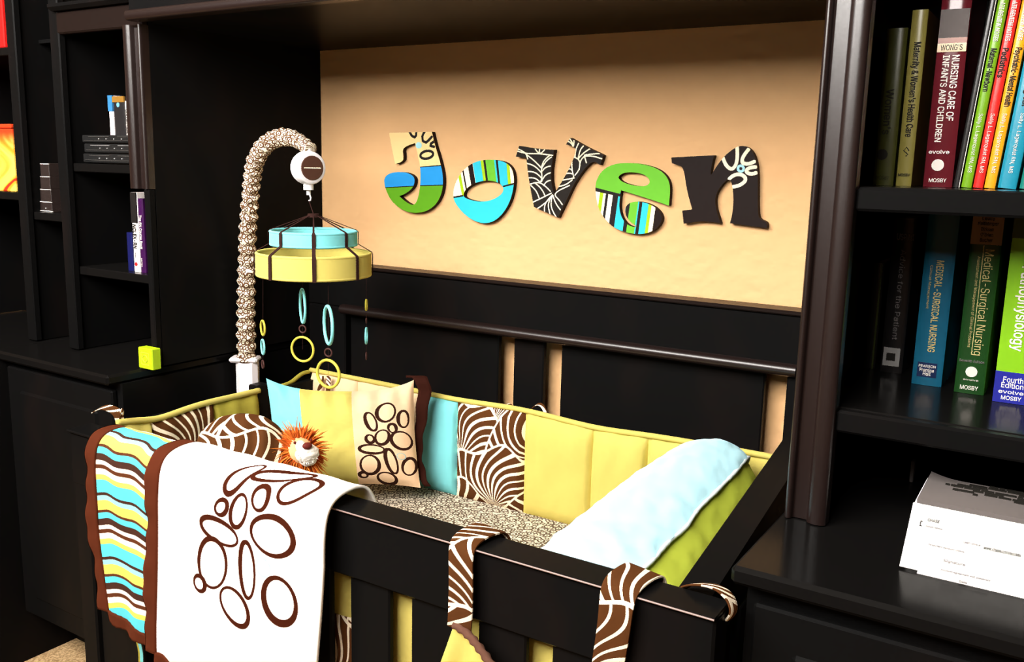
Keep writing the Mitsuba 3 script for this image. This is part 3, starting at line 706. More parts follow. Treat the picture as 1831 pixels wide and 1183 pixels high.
def bol_surf(lo, hi, grow, n, lump, seed, nm, m):
    tt = np.linspace(0, 1, 60); k = np.linspace(0, 1, n)
    t, kk = np.meshgrid(tt, k, indexing='ij'); phi = lo(t) + (hi(t) - lo(t)) * kk
    P = bol(t, phi, grow); P += ((meshkit.fbm(P * 34 + seed, 3) - .5) * lump)[..., None] * np.stack([np.cos(phi), 0 * phi, np.sin(phi)], -1)
    me, uv = surf(P, np.stack([t, kk], -1)); me.faces = me.faces[:, ::-1]
    cap0 = [P[0].mean(0), P[-1].mean(0)]; N = len(me.vertices); vs = np.vstack([me.vertices, cap0]); f = [me.faces]
    i = np.arange(n - 1); f += [np.stack([np.full(n - 1, N), i, i + 1], 1), np.stack([np.full(n - 1, N + 1), 59 * n + i + 1, 59 * n + i], 1)]
    obj(nm, trimesh.Trimesh(vs, np.vstack(f), process=False), m, NP, smooth=True)
bol_surf(lambda t: seam(t), lambda t: np.radians(215) + 0 * t, .004, 50, .014, 1, 'terry_cover', TERRY)
bol_surf(lambda t: np.radians(-150) + 0 * t, lambda t: seam(t) + .02, -.004, 50, .010, 5, 'plush_side', LIME)
tt = np.linspace(.0, .985, 90)
obj('terry_edge', tube(np.array([bol(t, seam(t), .003) for t in tt]), .0028 + .0018 * meshkit.noise(np.stack([tt * 60, 0 * tt, 0 * tt], 1)), 7), TERRYW, NP, smooth=True)

# ------------------------------------------------------------------ crib mobile
key = thing('crib_mobile', 'crib mobile with a ruffled print arm, white music box and aqua and yellow fabric hoops', 'mobile'); MO = key
arm = spline([at(441, 645, 1.69), at(440, 560, 1.69), at(441, 480, 1.69), at(444, 400, 1.685), at(450, 330, 1.67), at(456, 290, 1.655), at(472, 262, 1.645), at(500, 246, 1.63), at(530, 250, 1.615), at(556, 268, 1.602)], 260)
sl = np.linspace(0, 1, 260); sides = 20
ph = np.arange(sides) * 2 * np.pi / sides
rr = .0205 + .0032 * np.sin(sl[:, None] * 190 + .8 * np.sin(ph * 2)[None]) + .006 * (meshkit.fbm(np.stack(np.broadcast_arrays(sl[:, None] * 60, np.cos(ph)[None] * 1.5, np.sin(ph)[None] * 1.5), -1), 3) - .5)
rr *= np.interp(sl, [0, .03, .85, 1], [1.1, 1.15, .95, .72])[:, None]
am = tube(arm, rr, sides)
alen = np.linalg.norm(np.diff(arm, axis=0), axis=1).sum()
uv = np.vstack([np.stack(np.broadcast_arrays(sl[:, None] * alen, (np.abs(np.arange(sides) - sides / 2) / sides * .14)[None]), -1).reshape(-1, 2), [[0, 0], [alen, 0]]])
part_label(obj('arm_sleeve', am, SLEEVE, MO, smooth=True, uv=uv), 'ruffled cream sleeve with brown scroll print')
q = at(443, 668, 1.692); dW = unit(V(.84, .53, 0)); dN = unit(V(.53, -.84, 0))
def obox(c, w, h, d, b):
    m = box(-w / 2, w / 2, -d / 2, d / 2, -h / 2, h / 2, b); return xform(m, frame_matrix(c, dW, -dN, V(0, 0, 1)))
cl = obj('clamp', obox(q + V(0, 0, -.03), .060, .15, .040, .012), WHITE, MO, smooth=35)
obj('flange', obox(q + V(0, 0, .042) - dW * .006, .078, .014, .050, .005), WHITE, cl, smooth=35)
mb = at(551, 300, 1.60); axm = unit(unit(-mb) + .62 * V(.84, .53, 0)); sxm = unit(np.cross(V(0, 0, 1), axm)); sum_ = np.cross(axm, sxm)
def lathe(prof, c, M=None, n=40):
    p = np.asarray(prof, float); m = trimesh.creation.revolve(p, sections=n)
    return xform(m, frame_matrix(c, sxm, sum_, axm) if M is None else M)
bx_ = obj('music_box', lathe([(0, -.022), (.030, -.022), (.037, -.018), (.0395, -.010), (.0395, .010), (.037, .0165), (.031, .019), (0, .019)], mb), WHITE, MO, smooth=35)
BADGE = mat('badge_brown', base_color=rgb((.075, .032, .020)), roughness=.5, specular=.2)
bd = obj('badge', lathe([(0, .0185), (.0285, .0185), (.0285, .0205), (.027, .0212), (0, .0212)], mb), BADGE, bx_, smooth=35)
def put_text(txt, h, o, xd, yd, bsdf, parent, name='lettering', length=None, bold=False, center=False, depth=.0004, smooth=False):
    m = meshkit.text_mesh(txt, h, depth, bold); b = m.bounds
    if length: m.apply_scale([length / (b[1, 0] - b[0, 0]), 1, 1]); b = m.bounds
    if center: m.apply_translation((-(b[0, 0] + b[1, 0]) / 2, -(b[0, 1] + b[1, 1]) / 2, 0))
    xd, yd = unit(xd), unit(yd)
    return obj(name, xform(m, frame_matrix(o, xd, yd, np.cross(xd, yd))), bsdf, parent)
obj('badge_line', xform(box(-.022, .022, -.0012, .0012, 0, .0006), frame_matrix(mb + axm * .0213, sxm, sum_, axm)), CREAMP, bx_)
Zv = np.eye(3)
def vcyl(c, r, z0, z1, n=20): m = trimesh.creation.cylinder(r, z1 - z0, sections=n); m.apply_translation((c[0], c[1], (z0 + z1) / 2)); return m
obj('neck', cat(vcyl(mb, .009, mb[2] + .036, mb[2] + .052)), WHITE, bx_, smooth=35)
obj('spindle', cat(vcyl(mb, .012, mb[2] - .052, mb[2] - .036), vcyl(mb, .005, mb[2] - .064, mb[2] - .050)), WHITE, bx_, smooth=35)
hk = mb + V(.003, 0, -.064)
obj('hook', tube([hk + V(0, 0, .002), hk + V(.004, 0, -.006), hk + V(.003, 0, -.012), hk + V(-.002, 0, -.013)], .0022, 6), WHITE, bx_, smooth=True)
mc = at(561, 424, 1.60)
mcY = at(562, 470, 1.60); mcY = V(mc[0], mc[1], mcY[2])
def band(c, r, z0, z1, th): return trimesh.creation.annulus(r - th, r, z1 - z0, sections=72).apply_translation((c[0], c[1], (z0 + z1) / 2))
RA, RY = .1035, .137
za0, za1, zy0, zy1 = mc[2] - .016, mc[2] + .014, mcY[2] - .026, mcY[2] + .024
obj('aqua_hoop', band(mc, RA, za0, za1, .005), AQUA, MO, smooth=40)
obj('yellow_hoop', band(mc, RY, zy0, zy1, .006), YELLOW, MO, smooth=40)
for r, z in ((RA - .0025, za0), (RA - .0025, za1)): obj('hoop_piping', torus(V(mc[0], mc[1], z), r, .0035, V(1, 0, 0), V(0, 1, 0), 60, 8), AQUA, MO, smooth=True)
for r, z in ((RY - .003, zy0), (RY - .003, zy1)): obj('hoop_piping', torus(V(mc[0], mc[1], z), r, .004, V(1, 0, 0), V(0, 1, 0), 60, 8), YELLOW, MO, smooth=True)
hub = V(mc[0], mc[1], mc[2] + .052)
hz = hub[2]
obj('hub', cat(vcyl(hub, .014, hz - .004, hz + .004), tube([hub + V(0, 0, .004), hk + V(-.002, 0, -.013)], .0012, 6)), DKBROWN, MO, smooth=35)
vr, vf = unit(V(.845, .534, 0)), unit(V(.534, -.845, 0))
for k in range(8):
    th = math.radians(33 + 45 * k); d = vr * math.cos(th) + vf * math.sin(th); tn = np.cross(V(0, 0, 1), d)
    pts = [hub + d * .012, V(mc[0], mc[1], za1 + .004) + d * (RA - .002), V(mc[0], mc[1], za1) + d * (RA + .0022), V(mc[0], mc[1], za0) + d * (RA + .0022), V(mc[0], mc[1], zy1 + .003) + d * (RY + .001), V(mc[0], mc[1], zy1 - .002) + d * (RY + .003), V(mc[0], mc[1], zy0 - .004) + d * (RY + .003)]
    ws = [.002, .005, .0085, .0085, .008, .0085, .0085]
    P = np.array([[p - tn * w_ / 2, p + tn * w_ / 2] for p, w_ in zip(pts, ws)])
    obj('strap', sheet(P, np.zeros((len(pts), 2, 2)), .0014)[0], DKBROWN, MO)
AQ_R = mat('aqua_wood', base_color=rgb((.22, .66, .66)), roughness=.5, specular=.3); YE_R = mat('yellow_wood', base_color=rgb((.58, .50, .06)), roughness=.5, specular=.3); BR_R = mat('brown_wood', base_color=rgb((.055, .02, .018)), roughness=.5, specular=.2)
def hang_ring(px, py, Yd, rpx_v, ratio, mtl, tr):
    c = at(px, py, Yd); dep = c @ FWD; r = rpx_v * dep / F
    yaw = math.acos(min(1, ratio)); a = vr * math.cos(yaw) + vf * math.sin(yaw)
    obj('ring', torus(c, r, tr, a, V(0, 0, 1)), mtl, MO, smooth=True)
def thread(px, py0, py1, Yd): obj('thread', tube([at(px, py0, Yd), at(px, py1, Yd)], .0005, 4), DKBROWN, MO)
for px, Yd, rings in ((541, 1.56, [(547, 30, .36, AQ_R, .0034), (588, 6.5, .95, BR_R, .002), (624, 22, .95, YE_R, .0030)]), (587, 1.54, [(581, 34, .40, AQ_R, .0040), (630, 7, .95, BR_R, .002), (668, 25, .88, YE_R, .0036)]),
                      (470, 1.66, [(586, 13, .5, YE_R, .0030), (620, 13, .45, AQ_R, .0030), (651, 7, .5, BR_R, .002)]), (655, 1.70, [(545, 9, .06, YE_R, .0026), (573, 4, .06, BR_R, .0018), (600, 14, .06, AQ_R, .0026), (636, 6, .06, BR_R, .0018)])):
    thread(px, 478, rings[-1][0], Yd)
    for py_, r_, ra_, m_, tr_ in rings: hang_ring(px, py_, Yd, r_, ra_, m_, tr_)

# ------------------------------------------------------------------ wooden letters
WY = 2.0285
MDF = mat('letter_edge', base_color=rgb((.014, .007, .006)), roughness=.5, specular=.05)
def paint(name, c): return mat('paint_' + name, base_color=rgb(c), roughness=.5, specular=.10)
PC = dict(cream=paint('cream', (.80, .58, .26)), ivory=paint('ivory', (.88, .78, .55)), blue=paint('blue', (.020, .26, .62)), green=paint('green', (.095, .30, .012)), green2=paint('bright_green', (.13, .44, .030)), aqua=paint('aqua', (.03, .48, .62)),
          lime=paint('lime', (.33, .50, .01)), black=paint('black', (.013, .010, .010)), char=paint('charcoal', (.014, .011, .009)), brown=paint('brown', (.010, .0045, .0036)), pale=paint('pale_blue', (.33, .62, .68)))
YF = 2.0145
def chaikin(p, n=2):
    p = np.asarray(p, float)
    for _ in range(n): q = np.roll(p, -1, 0); p = np.stack([p * .75 + q * .25, p * .25 + q * .75], 1).reshape(-1, 2)
    return p
class Letter:
    def __init__(s, label, sx_, sy_, k, outline, holes=(), smooth_=1):
        s.f = lambda p: [((q := at(sx_ + x / k, sy_ + y / k, YF))[0], q[2]) for x, y in p]
        s.poly = Polygon(s.f(s.round(outline, smooth_))).buffer(0)
        for h in holes: s.poly = s.poly.difference(Polygon(s.f(chaikin(h, 2))))
        s.key = thing('wooden_letter', label, 'letter', 'painted wooden letters on the wall'); s.left = s.poly
        s.put('body', s.poly, 'edge', YF + .0006, WY - YF)
    @staticmethod
    def round(o, sm):
        """points given as (x, y) are rounded, (x, y, 1) stay sharp"""
        out = []
        for p in o: out += [p[:2]] * (3 if len(p) == 3 else 1)
        return chaikin(out, 2) if sm else np.array([p[:2] for p in o])
    def put(s, name, poly, mtl, y, depth):
        m = extrude_poly(poly, depth)
        if m is None: return
        v = np.array(m.vertices); m.vertices = np.stack([v[:, 0], y + v[:, 2], v[:, 1]], 1); m.fix_normals()
        return obj(name, m, MDF if mtl == 'edge' else PC[mtl], s.key)
    def paint(s, name, mtl, region=None, lift=0.0):
        reg = s.left if region is None else s.poly.intersection(region)
        if lift == 0: reg = reg.intersection(s.left); s.left = s.left.difference(reg)
        return s.put(name, reg, mtl, YF - .0006 - lift, .0012 + lift)
    def band(s, pts, w, k=1.0): return LineString(s.f(pts)).buffer(w)
    def quad(s, pts): return Polygon(s.f(pts)).buffer(0)


# J  (coordinates of a 5.915x crop from (670, 220))
L = Letter('painted wooden letter J with cream top and blue and green bowl, first on the wall', 670, 220, 5.915,
           [(153, 103, 1), (605, 92, 1), (632, 215), (690, 400), (725, 560), (718, 720), (660, 850), (560, 930), (430, 955), (300, 925), (180, 830), (115, 700), (97, 590), (150, 530), (270, 513), (370, 530), (430, 585), (410, 680), (330, 745), (262, 772, 1), (330, 835), (410, 875), (455, 820), (487, 650), (485, 460), (455, 330), (428, 210, 1), (330, 245), (295, 280), (305, 350), (300, 405), (218, 433, 1), (185, 280)])
L.paint('green_field', 'green', L.quad([(50, 684), (440, 668), (760, 655), (760, 1000), (50, 1000)]))
L.paint('blue_field', 'blue', L.quad([(50, 690), (50, 440), (480, 462), (760, 440), (760, 660), (440, 668)]))
L.paint('cream_field', 'cream')
for a, b in (((60, 684), (440, 665)), ((484, 661), (730, 655)), ((484, 464), (720, 446))):
    n = 12
    for i in range(n):
        p = [(a[0] + (b[0] - a[0]) * (i + t) / n, a[1] + (b[1] - a[1]) * (i + t) / n) for t in (.1, .85)]
        L.paint('stitch', 'black', L.band(p, .0011), .0006)
def ringp(cx, cy, rx, ry, deg=0, n=40):
    t = np.linspace(0, 2 * np.pi, n); c, s_ = math.cos(math.radians(deg)), math.sin(math.radians(deg))
    return [(cx + rx * math.cos(a) * c - ry * math.sin(a) * s_, cy + rx * math.cos(a) * s_ + ry * math.sin(a) * c) for a in t]
for pts in (ringp(553, 335, 68, 40, -12), [(372, 95), (395, 135), (425, 150), (440, 130), (442, 95)], [(528, 92), (505, 140), (512, 190), (545, 205), (575, 180), (605, 145)], [(630, 195), (598, 215), (592, 240), (630, 250)]):
    L.paint('brown_loop', 'black', L.band(pts, .0034), .0008)
L.paint('pale_dot', 'pale', L.quad(ringp(468, 235, 32, 34)), .0008)
# o
L = Letter('painted wooden letter o with striped top and aqua bottom, second on the wall', 670, 220, 5.915,
           [(828, 745), (850, 640), (915, 520), (1010, 435), (1120, 393), (1250, 385), (1370, 405), (1445, 465), (1475, 560), (1470, 680), (1435, 820), (1370, 940), (1280, 1030), (1180, 1063), (1080, 1045), (980, 990), (890, 900), (840, 820)],
           [[(935, 765), (960, 700), (1040, 640), (1160, 605), (1270, 612), (1350, 655), (1368, 710), (1330, 765), (1240, 815), (1130, 835), (1020, 815), (955, 790)]])
L.paint('aqua_field', 'aqua', L.quad([(800, 800), (930, 772), (1150, 720), (1370, 670), (1500, 645), (1500, 1100), (800, 1100)]))
st = [(800, 800, 'ivory'), (850, 880, 'lime'), (880, 905, 'ivory'), (893, 920, 'brown'), (918, 975, 'ivory'), (975, 1027, 'brown'), (1030, 1118, 'aqua'), (1118, 1148, 'lime'), (1148, 1170, 'black'), (1170, 1262, 'green2'), (1262, 1280, 'aqua'), (1280, 1302, 'black'), (1302, 1390, 'aqua'), (1390, 1422, 'lime'), (1422, 1520, 'ivory')]
for a, b, m in st:
    b = max(b, a + 50) if m == 'ivory' and a < 820 else b
    sl_ = lambda x: (x + 70 * (1 - (x - 830) / 700 * .75))  # noqa: E731
    L.paint('stripe', m, L.quad([(a, 380), (b, 380), (sl_(b) + (sl_(b) - b) * .3, 830), (sl_(a) + (sl_(a) - a) * .3, 830)]))
L.paint('ivory_field', 'ivory')
for p in ([(830, 785), (930, 768)], [(1365, 668), (1475, 640)]): L.paint('line', 'black', L.band(p, .0020), .0006)
# V  (5.906x crop from (910, 230))
L = Letter('dark wooden letter v painted with cream leaf veins, third on the wall', 910, 230, 5.906,
           [(108, 182, 1), (290, 212), (478, 222, 1), (462, 330), (445, 450), (450, 580), (478, 692, 1), (560, 560), (640, 420), (690, 300), (720, 205), (604, 165, 1), (650, 97, 1), (800, 185), (1000, 280, 1), (965, 383, 1), (890, 335), (800, 420), (700, 560), (620, 730), (520, 937, 1), (265, 825, 1), (230, 640), (205, 490), (185, 308, 1), (75, 295, 1)])
L.paint('charcoal_field', 'char')
veins = [[(85, 235), (190, 260), (320, 265), (480, 285)], [(100, 215), (180, 265), (200, 320)], [(280, 215), (330, 260), (380, 220)], [(320, 262), (330, 200)], [(190, 275), (260, 330), (350, 420)], [(430, 285), (380, 330), (345, 430), (350, 520), (330, 570)],
         [(450, 300), (400, 340), (352, 410)], [(190, 365), (270, 395), (345, 465)], [(440, 395), (390, 410), (355, 445)], [(200, 450), (280, 465), (350, 525)], [(440, 465), (390, 490), (345, 560)], [(205, 520), (280, 525), (325, 560)], [(440, 545), (400, 560), (370, 600)],
         [(215, 590), (320, 570), (440, 660)], [(235, 600), (290, 660), (325, 745)], [(280, 575), (340, 630), (380, 700)], [(255, 775), (340, 735), (450, 680)], [(300, 845), (400, 770), (460, 700)], [(380, 880), (385, 800), (460, 700)], [(440, 910), (420, 800), (455, 705)], [(500, 930), (450, 820), (460, 705)], [(545, 855), (500, 790), (465, 700)], [(565, 800), (520, 740), (490, 700), (640, 600)],
         [(520, 610), (600, 590), (670, 540)], [(560, 545), (640, 530), (690, 520)], [(585, 480), (640, 470), (680, 480)], [(620, 430), (650, 425), (670, 440)], [(665, 350), (670, 430), (688, 520)], [(690, 300), (740, 330), (745, 420), (700, 490)], [(745, 430), (765, 330), (800, 290)], [(800, 290), (820, 360)], [(700, 300), (710, 220), (740, 150)], [(735, 310), (760, 220), (790, 180)], [(735, 315), (800, 250), (870, 205)], [(800, 280), (860, 270), (960, 262)], [(800, 290), (880, 290), (990, 320)], [(610, 130), (660, 155), (680, 185), (690, 115)], [(640, 100), (680, 160)]]
for vv in veins: L.paint('cream_vein', 'ivory', L.band(spline(vv, 14) if len(vv) > 2 else vv, .0016), .0006)
# e
L = Letter('painted wooden letter e with green top and striped lower half, fourth on the wall', 910, 230, 5.906,
           [(910, 640), (925, 540), (985, 440), (1090, 378), (1230, 358), (1400, 370), (1560, 415), (1660, 490), (1708, 600), (1690, 813, 1), (1600, 780), (1400, 715), (1185, 650, 1), (1170, 740), (1165, 840), (1190, 940), (1245, 1010), (1310, 1038), (1352, 1030, 1), (1290, 990), (1240, 930), (1225, 850), (1255, 790), (1340, 765), (1450, 780), (1560, 835), (1625, 930), (1595, 1020), (1510, 1090), (1380, 1118), (1230, 1095), (1100, 1040), (1000, 940), (935, 810)],
           [[(1160, 500), (1210, 465), (1310, 458), (1430, 480), (1492, 540), (1480, 590), (1420, 610), (1310, 600), (1200, 565), (1158, 525)]])
L.paint('black_line', 'black', L.quad([(890, 615), (1175, 688), (1190, 640), (1200, 690), (1170, 715), (890, 655)]))
L.paint('green_field', 'green2', L.quad([(880, 300), (1760, 300), (1760, 830), (1690, 825), (1400, 725), (1190, 660), (1165, 690), (890, 625)]))
for a, b, m in ((880, 968, 'ivory'), (968, 1004, 'lime'), (1004, 1032, 'ivory'), (1032, 1058, 'black'), (1058, 1108, 'ivory'), (1108, 1165, 'black'), (1165, 1262, 'aqua'), (1262, 1300, 'black'), (1300, 1385, 'green2'), (1385, 1398, 'aqua'), (1398, 1430, 'black'), (1430, 1498, 'aqua'), (1498, 1530, 'lime'), (1530, 1575, 'ivory'), (1575, 1700, 'brown')):
    L.paint('stripe', m, L.quad([(a, 640), (b, 640), (b - 70, 1150), (a - 70, 1150)]))
# n  (6.227x crop from (1180, 240))
L = Letter('dark brown wooden letter n with ivory petals around a blue dot, last on the wall', 1180, 240, 6.227,
           [(127, 258, 1), (605, 233, 1), (575, 350), (560, 480), (640, 340), (740, 220), (850, 140), (930, 125), (1010, 160), (1065, 260), (1090, 400), (1090, 650), (1090, 850), (1105, 945), (1195, 975), (1190, 1045, 1), (780, 990, 1), (810, 880), (822, 700), (800, 520), (760, 495), (690, 560), (620, 670), (615, 800), (675, 990, 1), (470, 962), (265, 995, 1), (250, 850, 1), (360, 835, 1), (300, 620), (265, 370), (205, 342), (135, 322, 1)])
L.paint('brown_field', 'brown')
for pts in ([(705, 265), (745, 350), (800, 385), (845, 340), (860, 135)], [(990, 165), (930, 250), (920, 310), (970, 330), (1050, 305)], [(1065, 365), (980, 385), (965, 415), (1010, 440), (1070, 430)], [(775, 495), (830, 455), (920, 455), (955, 500), (900, 560), (815, 585)]):
    L.paint('ivory_petal', 'ivory', L.band(spline(pts, 24), .0040), .0006)
L.paint('pale_blue_dot', 'pale', L.quad(ringp(902, 381, 46, 46)), .0007)
L.paint('dark_dot', 'black', L.quad(ringp(903, 382, 17, 17)), .0010)

# ------------------------------------------------------------------ books
PAGE = mat('book_pages', base_color=rgb((.62, .56, .44)), roughness=.9, specular=.05)
def bookmat(name, c, rough=.25): return mat('cover_' + name, base_color=rgb(c), roughness=rough, specular=.5)
INKW = mat('ink_white', base_color=rgb((.80, .74, .68)), roughness=.6, specular=.1); INKB = mat('ink_black', base_color=rgb((.02, .018, .015)), roughness=.6, specular=.1); INKG = mat('ink_gold', base_color=rgb((.55, .45, .2)), roughness=.6, specular=.1)
GREYI = mat('ink_grey', base_color=rgb((.22, .20, .2)), roughness=.6, specular=.1)


class Book:
    def __init__(s, label, bl, br, Y, z, h, cover, depth=.2, lean=0.0, group=None, xw=None):
        X0, X1 = (at(*bl, Y)[0], at(*br, Y)[0]) if xw is None else xw
        s.w, s.h = (X1 - X0) * .985, h
        s.M = np.eye(4); a = math.radians(lean)
        s.M[:3, :3] = [[math.cos(a), 0, math.sin(a)], [0, 1, 0], [-math.sin(a), 0, math.cos(a)]]
        s.M[:3, 3] = (X0, Y, z + max(0, s.w * math.sin(a)) + .0005)
        group = group or ('textbooks on the right bookcase' if bl[0] > 1000 else 'upright cases on the players' if depth < .15 else 'books left of the crib')
        s.key = thing('book', label, 'book', group); w = s.w; t = .0022
        rd = min(.004, w * .2)
        prof = [(0, depth), (0, rd)] + [(w / 2 - w / 2 * math.cos(b), rd - rd * math.sin(b)) for b in np.linspace(.15, math.pi - .15, 8)] + [(w, rd), (w, depth), (w - t, depth), (w - t, rd + t), (t, rd + t), (t, depth)]
        s.add('cover', extrude_z(prof, 0, h), cover, smooth=40)
        s.add('page_block', box(t, w - t, rd + t, depth - .004, .003, h - .003), PAGE)
    def add(s, name, m, mtl, smooth=False): return obj(name, xform(m, s.M), mtl, s.key, smooth=smooth)
    def band(s, name, f0, f1, mtl, u0=.02, u1=.98, lift=.0006):
        """a printed field on the spine between heights f0..f1 (fractions)"""
        return s.add(name, box(s.w * u0, s.w * u1, -lift, .0045, s.h * f0, s.h * f1), mtl)
    def text(s, txt, hgt, ftop, fbot, u, mtl, bold=False, name='spine_title'):
        """reads downwards from ftop to fbot, centred at u across the spine"""
        m = meshkit.text_mesh(txt, hgt, .0005, bold); b = m.bounds; L = (ftop - fbot) * s.h
        m.apply_scale([L / (b[1, 0] - b[0, 0]), 1, 1]); b = m.bounds
        m.apply_translation((-b[0, 0], -(b[0, 1] + b[1, 1]) / 2, 0))
        return s.add(name, xform(m, frame_matrix(V(s.w * u, -.0008, s.h * ftop), V(0, 0, -1), V(1, 0, 0), V(0, -1, 0))), mtl)
    def flat(s, txt, hgt, f, mtl, u0=.1, u1=.9, bold=False, name='spine_text'):
        m = meshkit.text_mesh(txt, hgt, .0005, bold); b = m.bounds
        m.apply_scale([s.w * (u1 - u0) / (b[1, 0] - b[0, 0]), 1, 1]); b = m.bounds
        m.apply_translation((-b[0, 0], -(b[0, 1] + b[1, 1]) / 2, 0))
        return s.add(name, xform(m, frame_matrix(V(s.w * u0, -.0009, s.h * f), V(1, 0, 0), V(0, 0, 1), V(0, -1, 0))), mtl)
    def disc(s, f, r, mtl, u=.5, name='emblem'):
        m = trimesh.creation.cylinder(r, .001, sections=24); return s.add(name, xform(m, frame_matrix(V(s.w * u, -.0006, s.h * f), V(1, 0, 0), V(0, 0, 1), V(0, -1, 0))), mtl)


U = 1.66
zs = SHZ[0]
k = Book("dark olive book with black title, nearest the bookcase stile on the upper shelf", (1560, 325), (1597, 326), U, zs, .256, bookmat('dark_olive', (.06, .065, .012)))
k.text("Women's", .012, .62, .33, .45, INKB, True); k.disc(.2, .009, INKB, .35); k.flat('MOSBY', .006, .05, INKB, .15, .8)
k = Book("olive gold Maternity & Women's Health Care book on the upper shelf", (1601, 327), (1629, 330), U, zs, .283, bookmat('olive_gold', (.27, .23, .055)))
k.text("Maternity & Women's Health Care", .010, .82, .285, .5, INKB, True); k.flat('MOSBY', .0042, .065, INKB, .12, .88, True)
k.add('emblem', xform(tube([(.004, 0, 0), (0, .006, 0), (-.004, 0, 0), (.003, -.006, 0), (0, -.009, 0)], .0008, 6), frame_matrix(V(k.w * .5, -.0008, k.h * .205), V(1, 0, 0), V(0, 0, 1), V(0, -1, 0))), INKB)
k = Book("wide maroon Nursing Care of Infants and Children book with a cream band, upper shelf", (1650, 327), (1703, 330), U, zs, .338, bookmat('maroon', (.105, .010, .016), .12))
k.band('photo_panel', .70, .83, bookmat('photo_dark', (.035, .014, .008), .5)); k.band('orange_band', .675, .70, bookmat('rust', (.25, .06, .02))); k.band('cream_band', .635, .675, bookmat('creamband', (.62, .45, .24)))
k.flat("WONG'S", .0085, .655, INKB, .14, .86, False); k.text('NURSING CARE OF', .0105, .62, .315, .68, INKW, True); k.text('INFANTS AND CHILDREN', .0095, .62, .215, .36, INKW, True)
k.flat('evolve', .006, .168, INKW, .1, .8, True); k.disc(.105, .0095, INKW, .45); k.flat('MOSBY', .006, .032, INKW, .2, .8, True)
LEAN = 4.6
k = Book("black book with a thin white edge beside the maroon book, upper shelf", (1704, 333), (1716, 334), U, zs, .322, bookmat('black', (.012, .011, .011)), lean=LEAN)
k.band('white_edge', .0, .97, INKW, .86, .97)
for lab, a, b, c, nm, ttl, h in (("leaning lime green Maternal-Newborn review book, upper shelf", (1718, 335), (1737, 335), (.165, .36, .012), 'lime_green', 'Maternal-Newborn', .300),
                                 ("leaning red Pediatrics review book, upper shelf", (1739, 336), (1757, 337), (.62, .022, .018), 'red', 'Pediatrics', .300),
                                 ("leaning amber Psychiatric-Mental Health review book, upper shelf", (1759, 337), (1779, 338), (.80, .33, .012), 'amber', 'Psychiatric-Mental Health', .300),
                                 ("leaning teal review book, upper shelf at the frame edge", (1783, 338), (1817, 339), (.012, .22, .32), 'teal', 'Medical-Surgical', .300)):
    k = Book(lab, a, b, U, zs, .345, bookmat(nm, c), lean=LEAN)
    k.band('black_band', .86, .945, bookmat('blk' + nm, (.012, .011, .011)))
    k.text('ATI REVIEW NOTES', .0065, .83, .66, .5, INKW, True); f1 = {'Pediatrics': .5, 'Maternal-Newborn': .44}.get(ttl, .37)
    k.text(ttl, .008, .63, f1, .5, INKB, True); k.text('Sally L. Lagerquist RN, MS', .0055, min(.34, f1 - .03), .07, .5, INKW)
k = Book("green teal book cut by the frame edge, upper shelf", (1822, 339), (1850, 340), U, zs, .30, bookmat('sea_green', (.01, .16, .13)), lean=LEAN)
zl_ = SHZ[1]
k = Book("dark book with a thin green edge, first on the lower shelf", (1540, 676), (1562, 680), 1.78, zl_, .20, bookmat('black2', (.012, .012, .011)))
k.band('green_edge', 0, .99, bookmat('edge_green', (.06, .08, .02)), .72, .86)
k = Book("black Advice for the Patient book with a grey label, lower shelf", (1572, 668), (1612, 672), 1.77, zl_, .285, bookmat('black3', (.011, .010, .010)))
k.flat('USP DI', .011, .88, GREYI, .2, .95, True); k.text('Advice for the Patient', .009, .80, .22, .55, GREYI); k.band('label', .045, .165, bookmat('greylabel', (.32, .31, .30), .6), .1, .85); k.add('label_mark', box(k.w * .25, k.w * .65, -.001, 0, k.h * .08, k.h * .13), INKB)
k = Book("thick blue Medical-Surgical Nursing book with a navy label, lower shelf", (1628, 691), (1683, 696), 1.70, zl_, .30, bookmat('blue', (.008, .105, .185)))
k.text('MEDICAL-SURGICAL NURSING', .011, .73, .20, .55, INKG, True); k.text('Clinical Management', .004, .70, .45, .27, INKG); k.band('navy_label', .05, .135, bookmat('navy', (.008, .02, .07)), .16, .8); k.flat('PEARSON', .0045, .115, INKW, .2, .76, True); k.flat('Prentice', .006, .092, INKW, .24, .72, True); k.flat('Hall', .006, .070, INKW, .36, .62, True)
k = Book("dark green Medical-Surgical Nursing book with a tan name panel, lower shelf", (1705, 697), (1760, 702), 1.68, zl_, .305, bookmat('dark_green', (.010, .05, .010)))
k.band('name_panel', .825, .99, bookmat('tan_panel', (.30, .17, .09), .5), .0, 1.0)
for i, t_ in enumerate(('Lewis', 'Heitkemper', 'Dirksen', "O'Brien", 'Bucher')): k.flat(t_, .0058, .965 - i * .029, INKB, *((.3, .7) if len(t_) < 8 else (.18, .84)), True)
k.text('Medical-Surgical Nursing', .013, .80, .22, .62, INKG, False); k.band('gold_rule', .22, .82, INKG, .44, .465); k.text('Assessment and Management of Clinical Problems', .0045, .76, .26, .33, INKG); k.flat('Seventh Edition', .0045, .185, GREYI, .08, .9); k.disc(.125, .009, INKW, .52); k.flat('evolve', .003, .08, INKW, .28, .78); k.flat('MOSBY', .0068, .035, INKW, .2, .8, True)
k = Book("bright green Pathophysiology book with blue foot, lower shelf at the frame edge", (1775, 707), (1852, 716), 1.65, zl_, .31, bookmat('bright_green', (.20, .46, .012)))
k.band('blue_foot', .0, .165, bookmat('royal', (.018, .022, .26)), .0, 1.0); k.band('dark_head', .86, 1.0, bookmat('headgreen', (.02, .05, .012)), .0, 1.0)
k.text('Pathophysiology', .016, .72, .28, .42, INKW, True); k.text('Understanding', .016, .80, .27, .80, INKW, True)
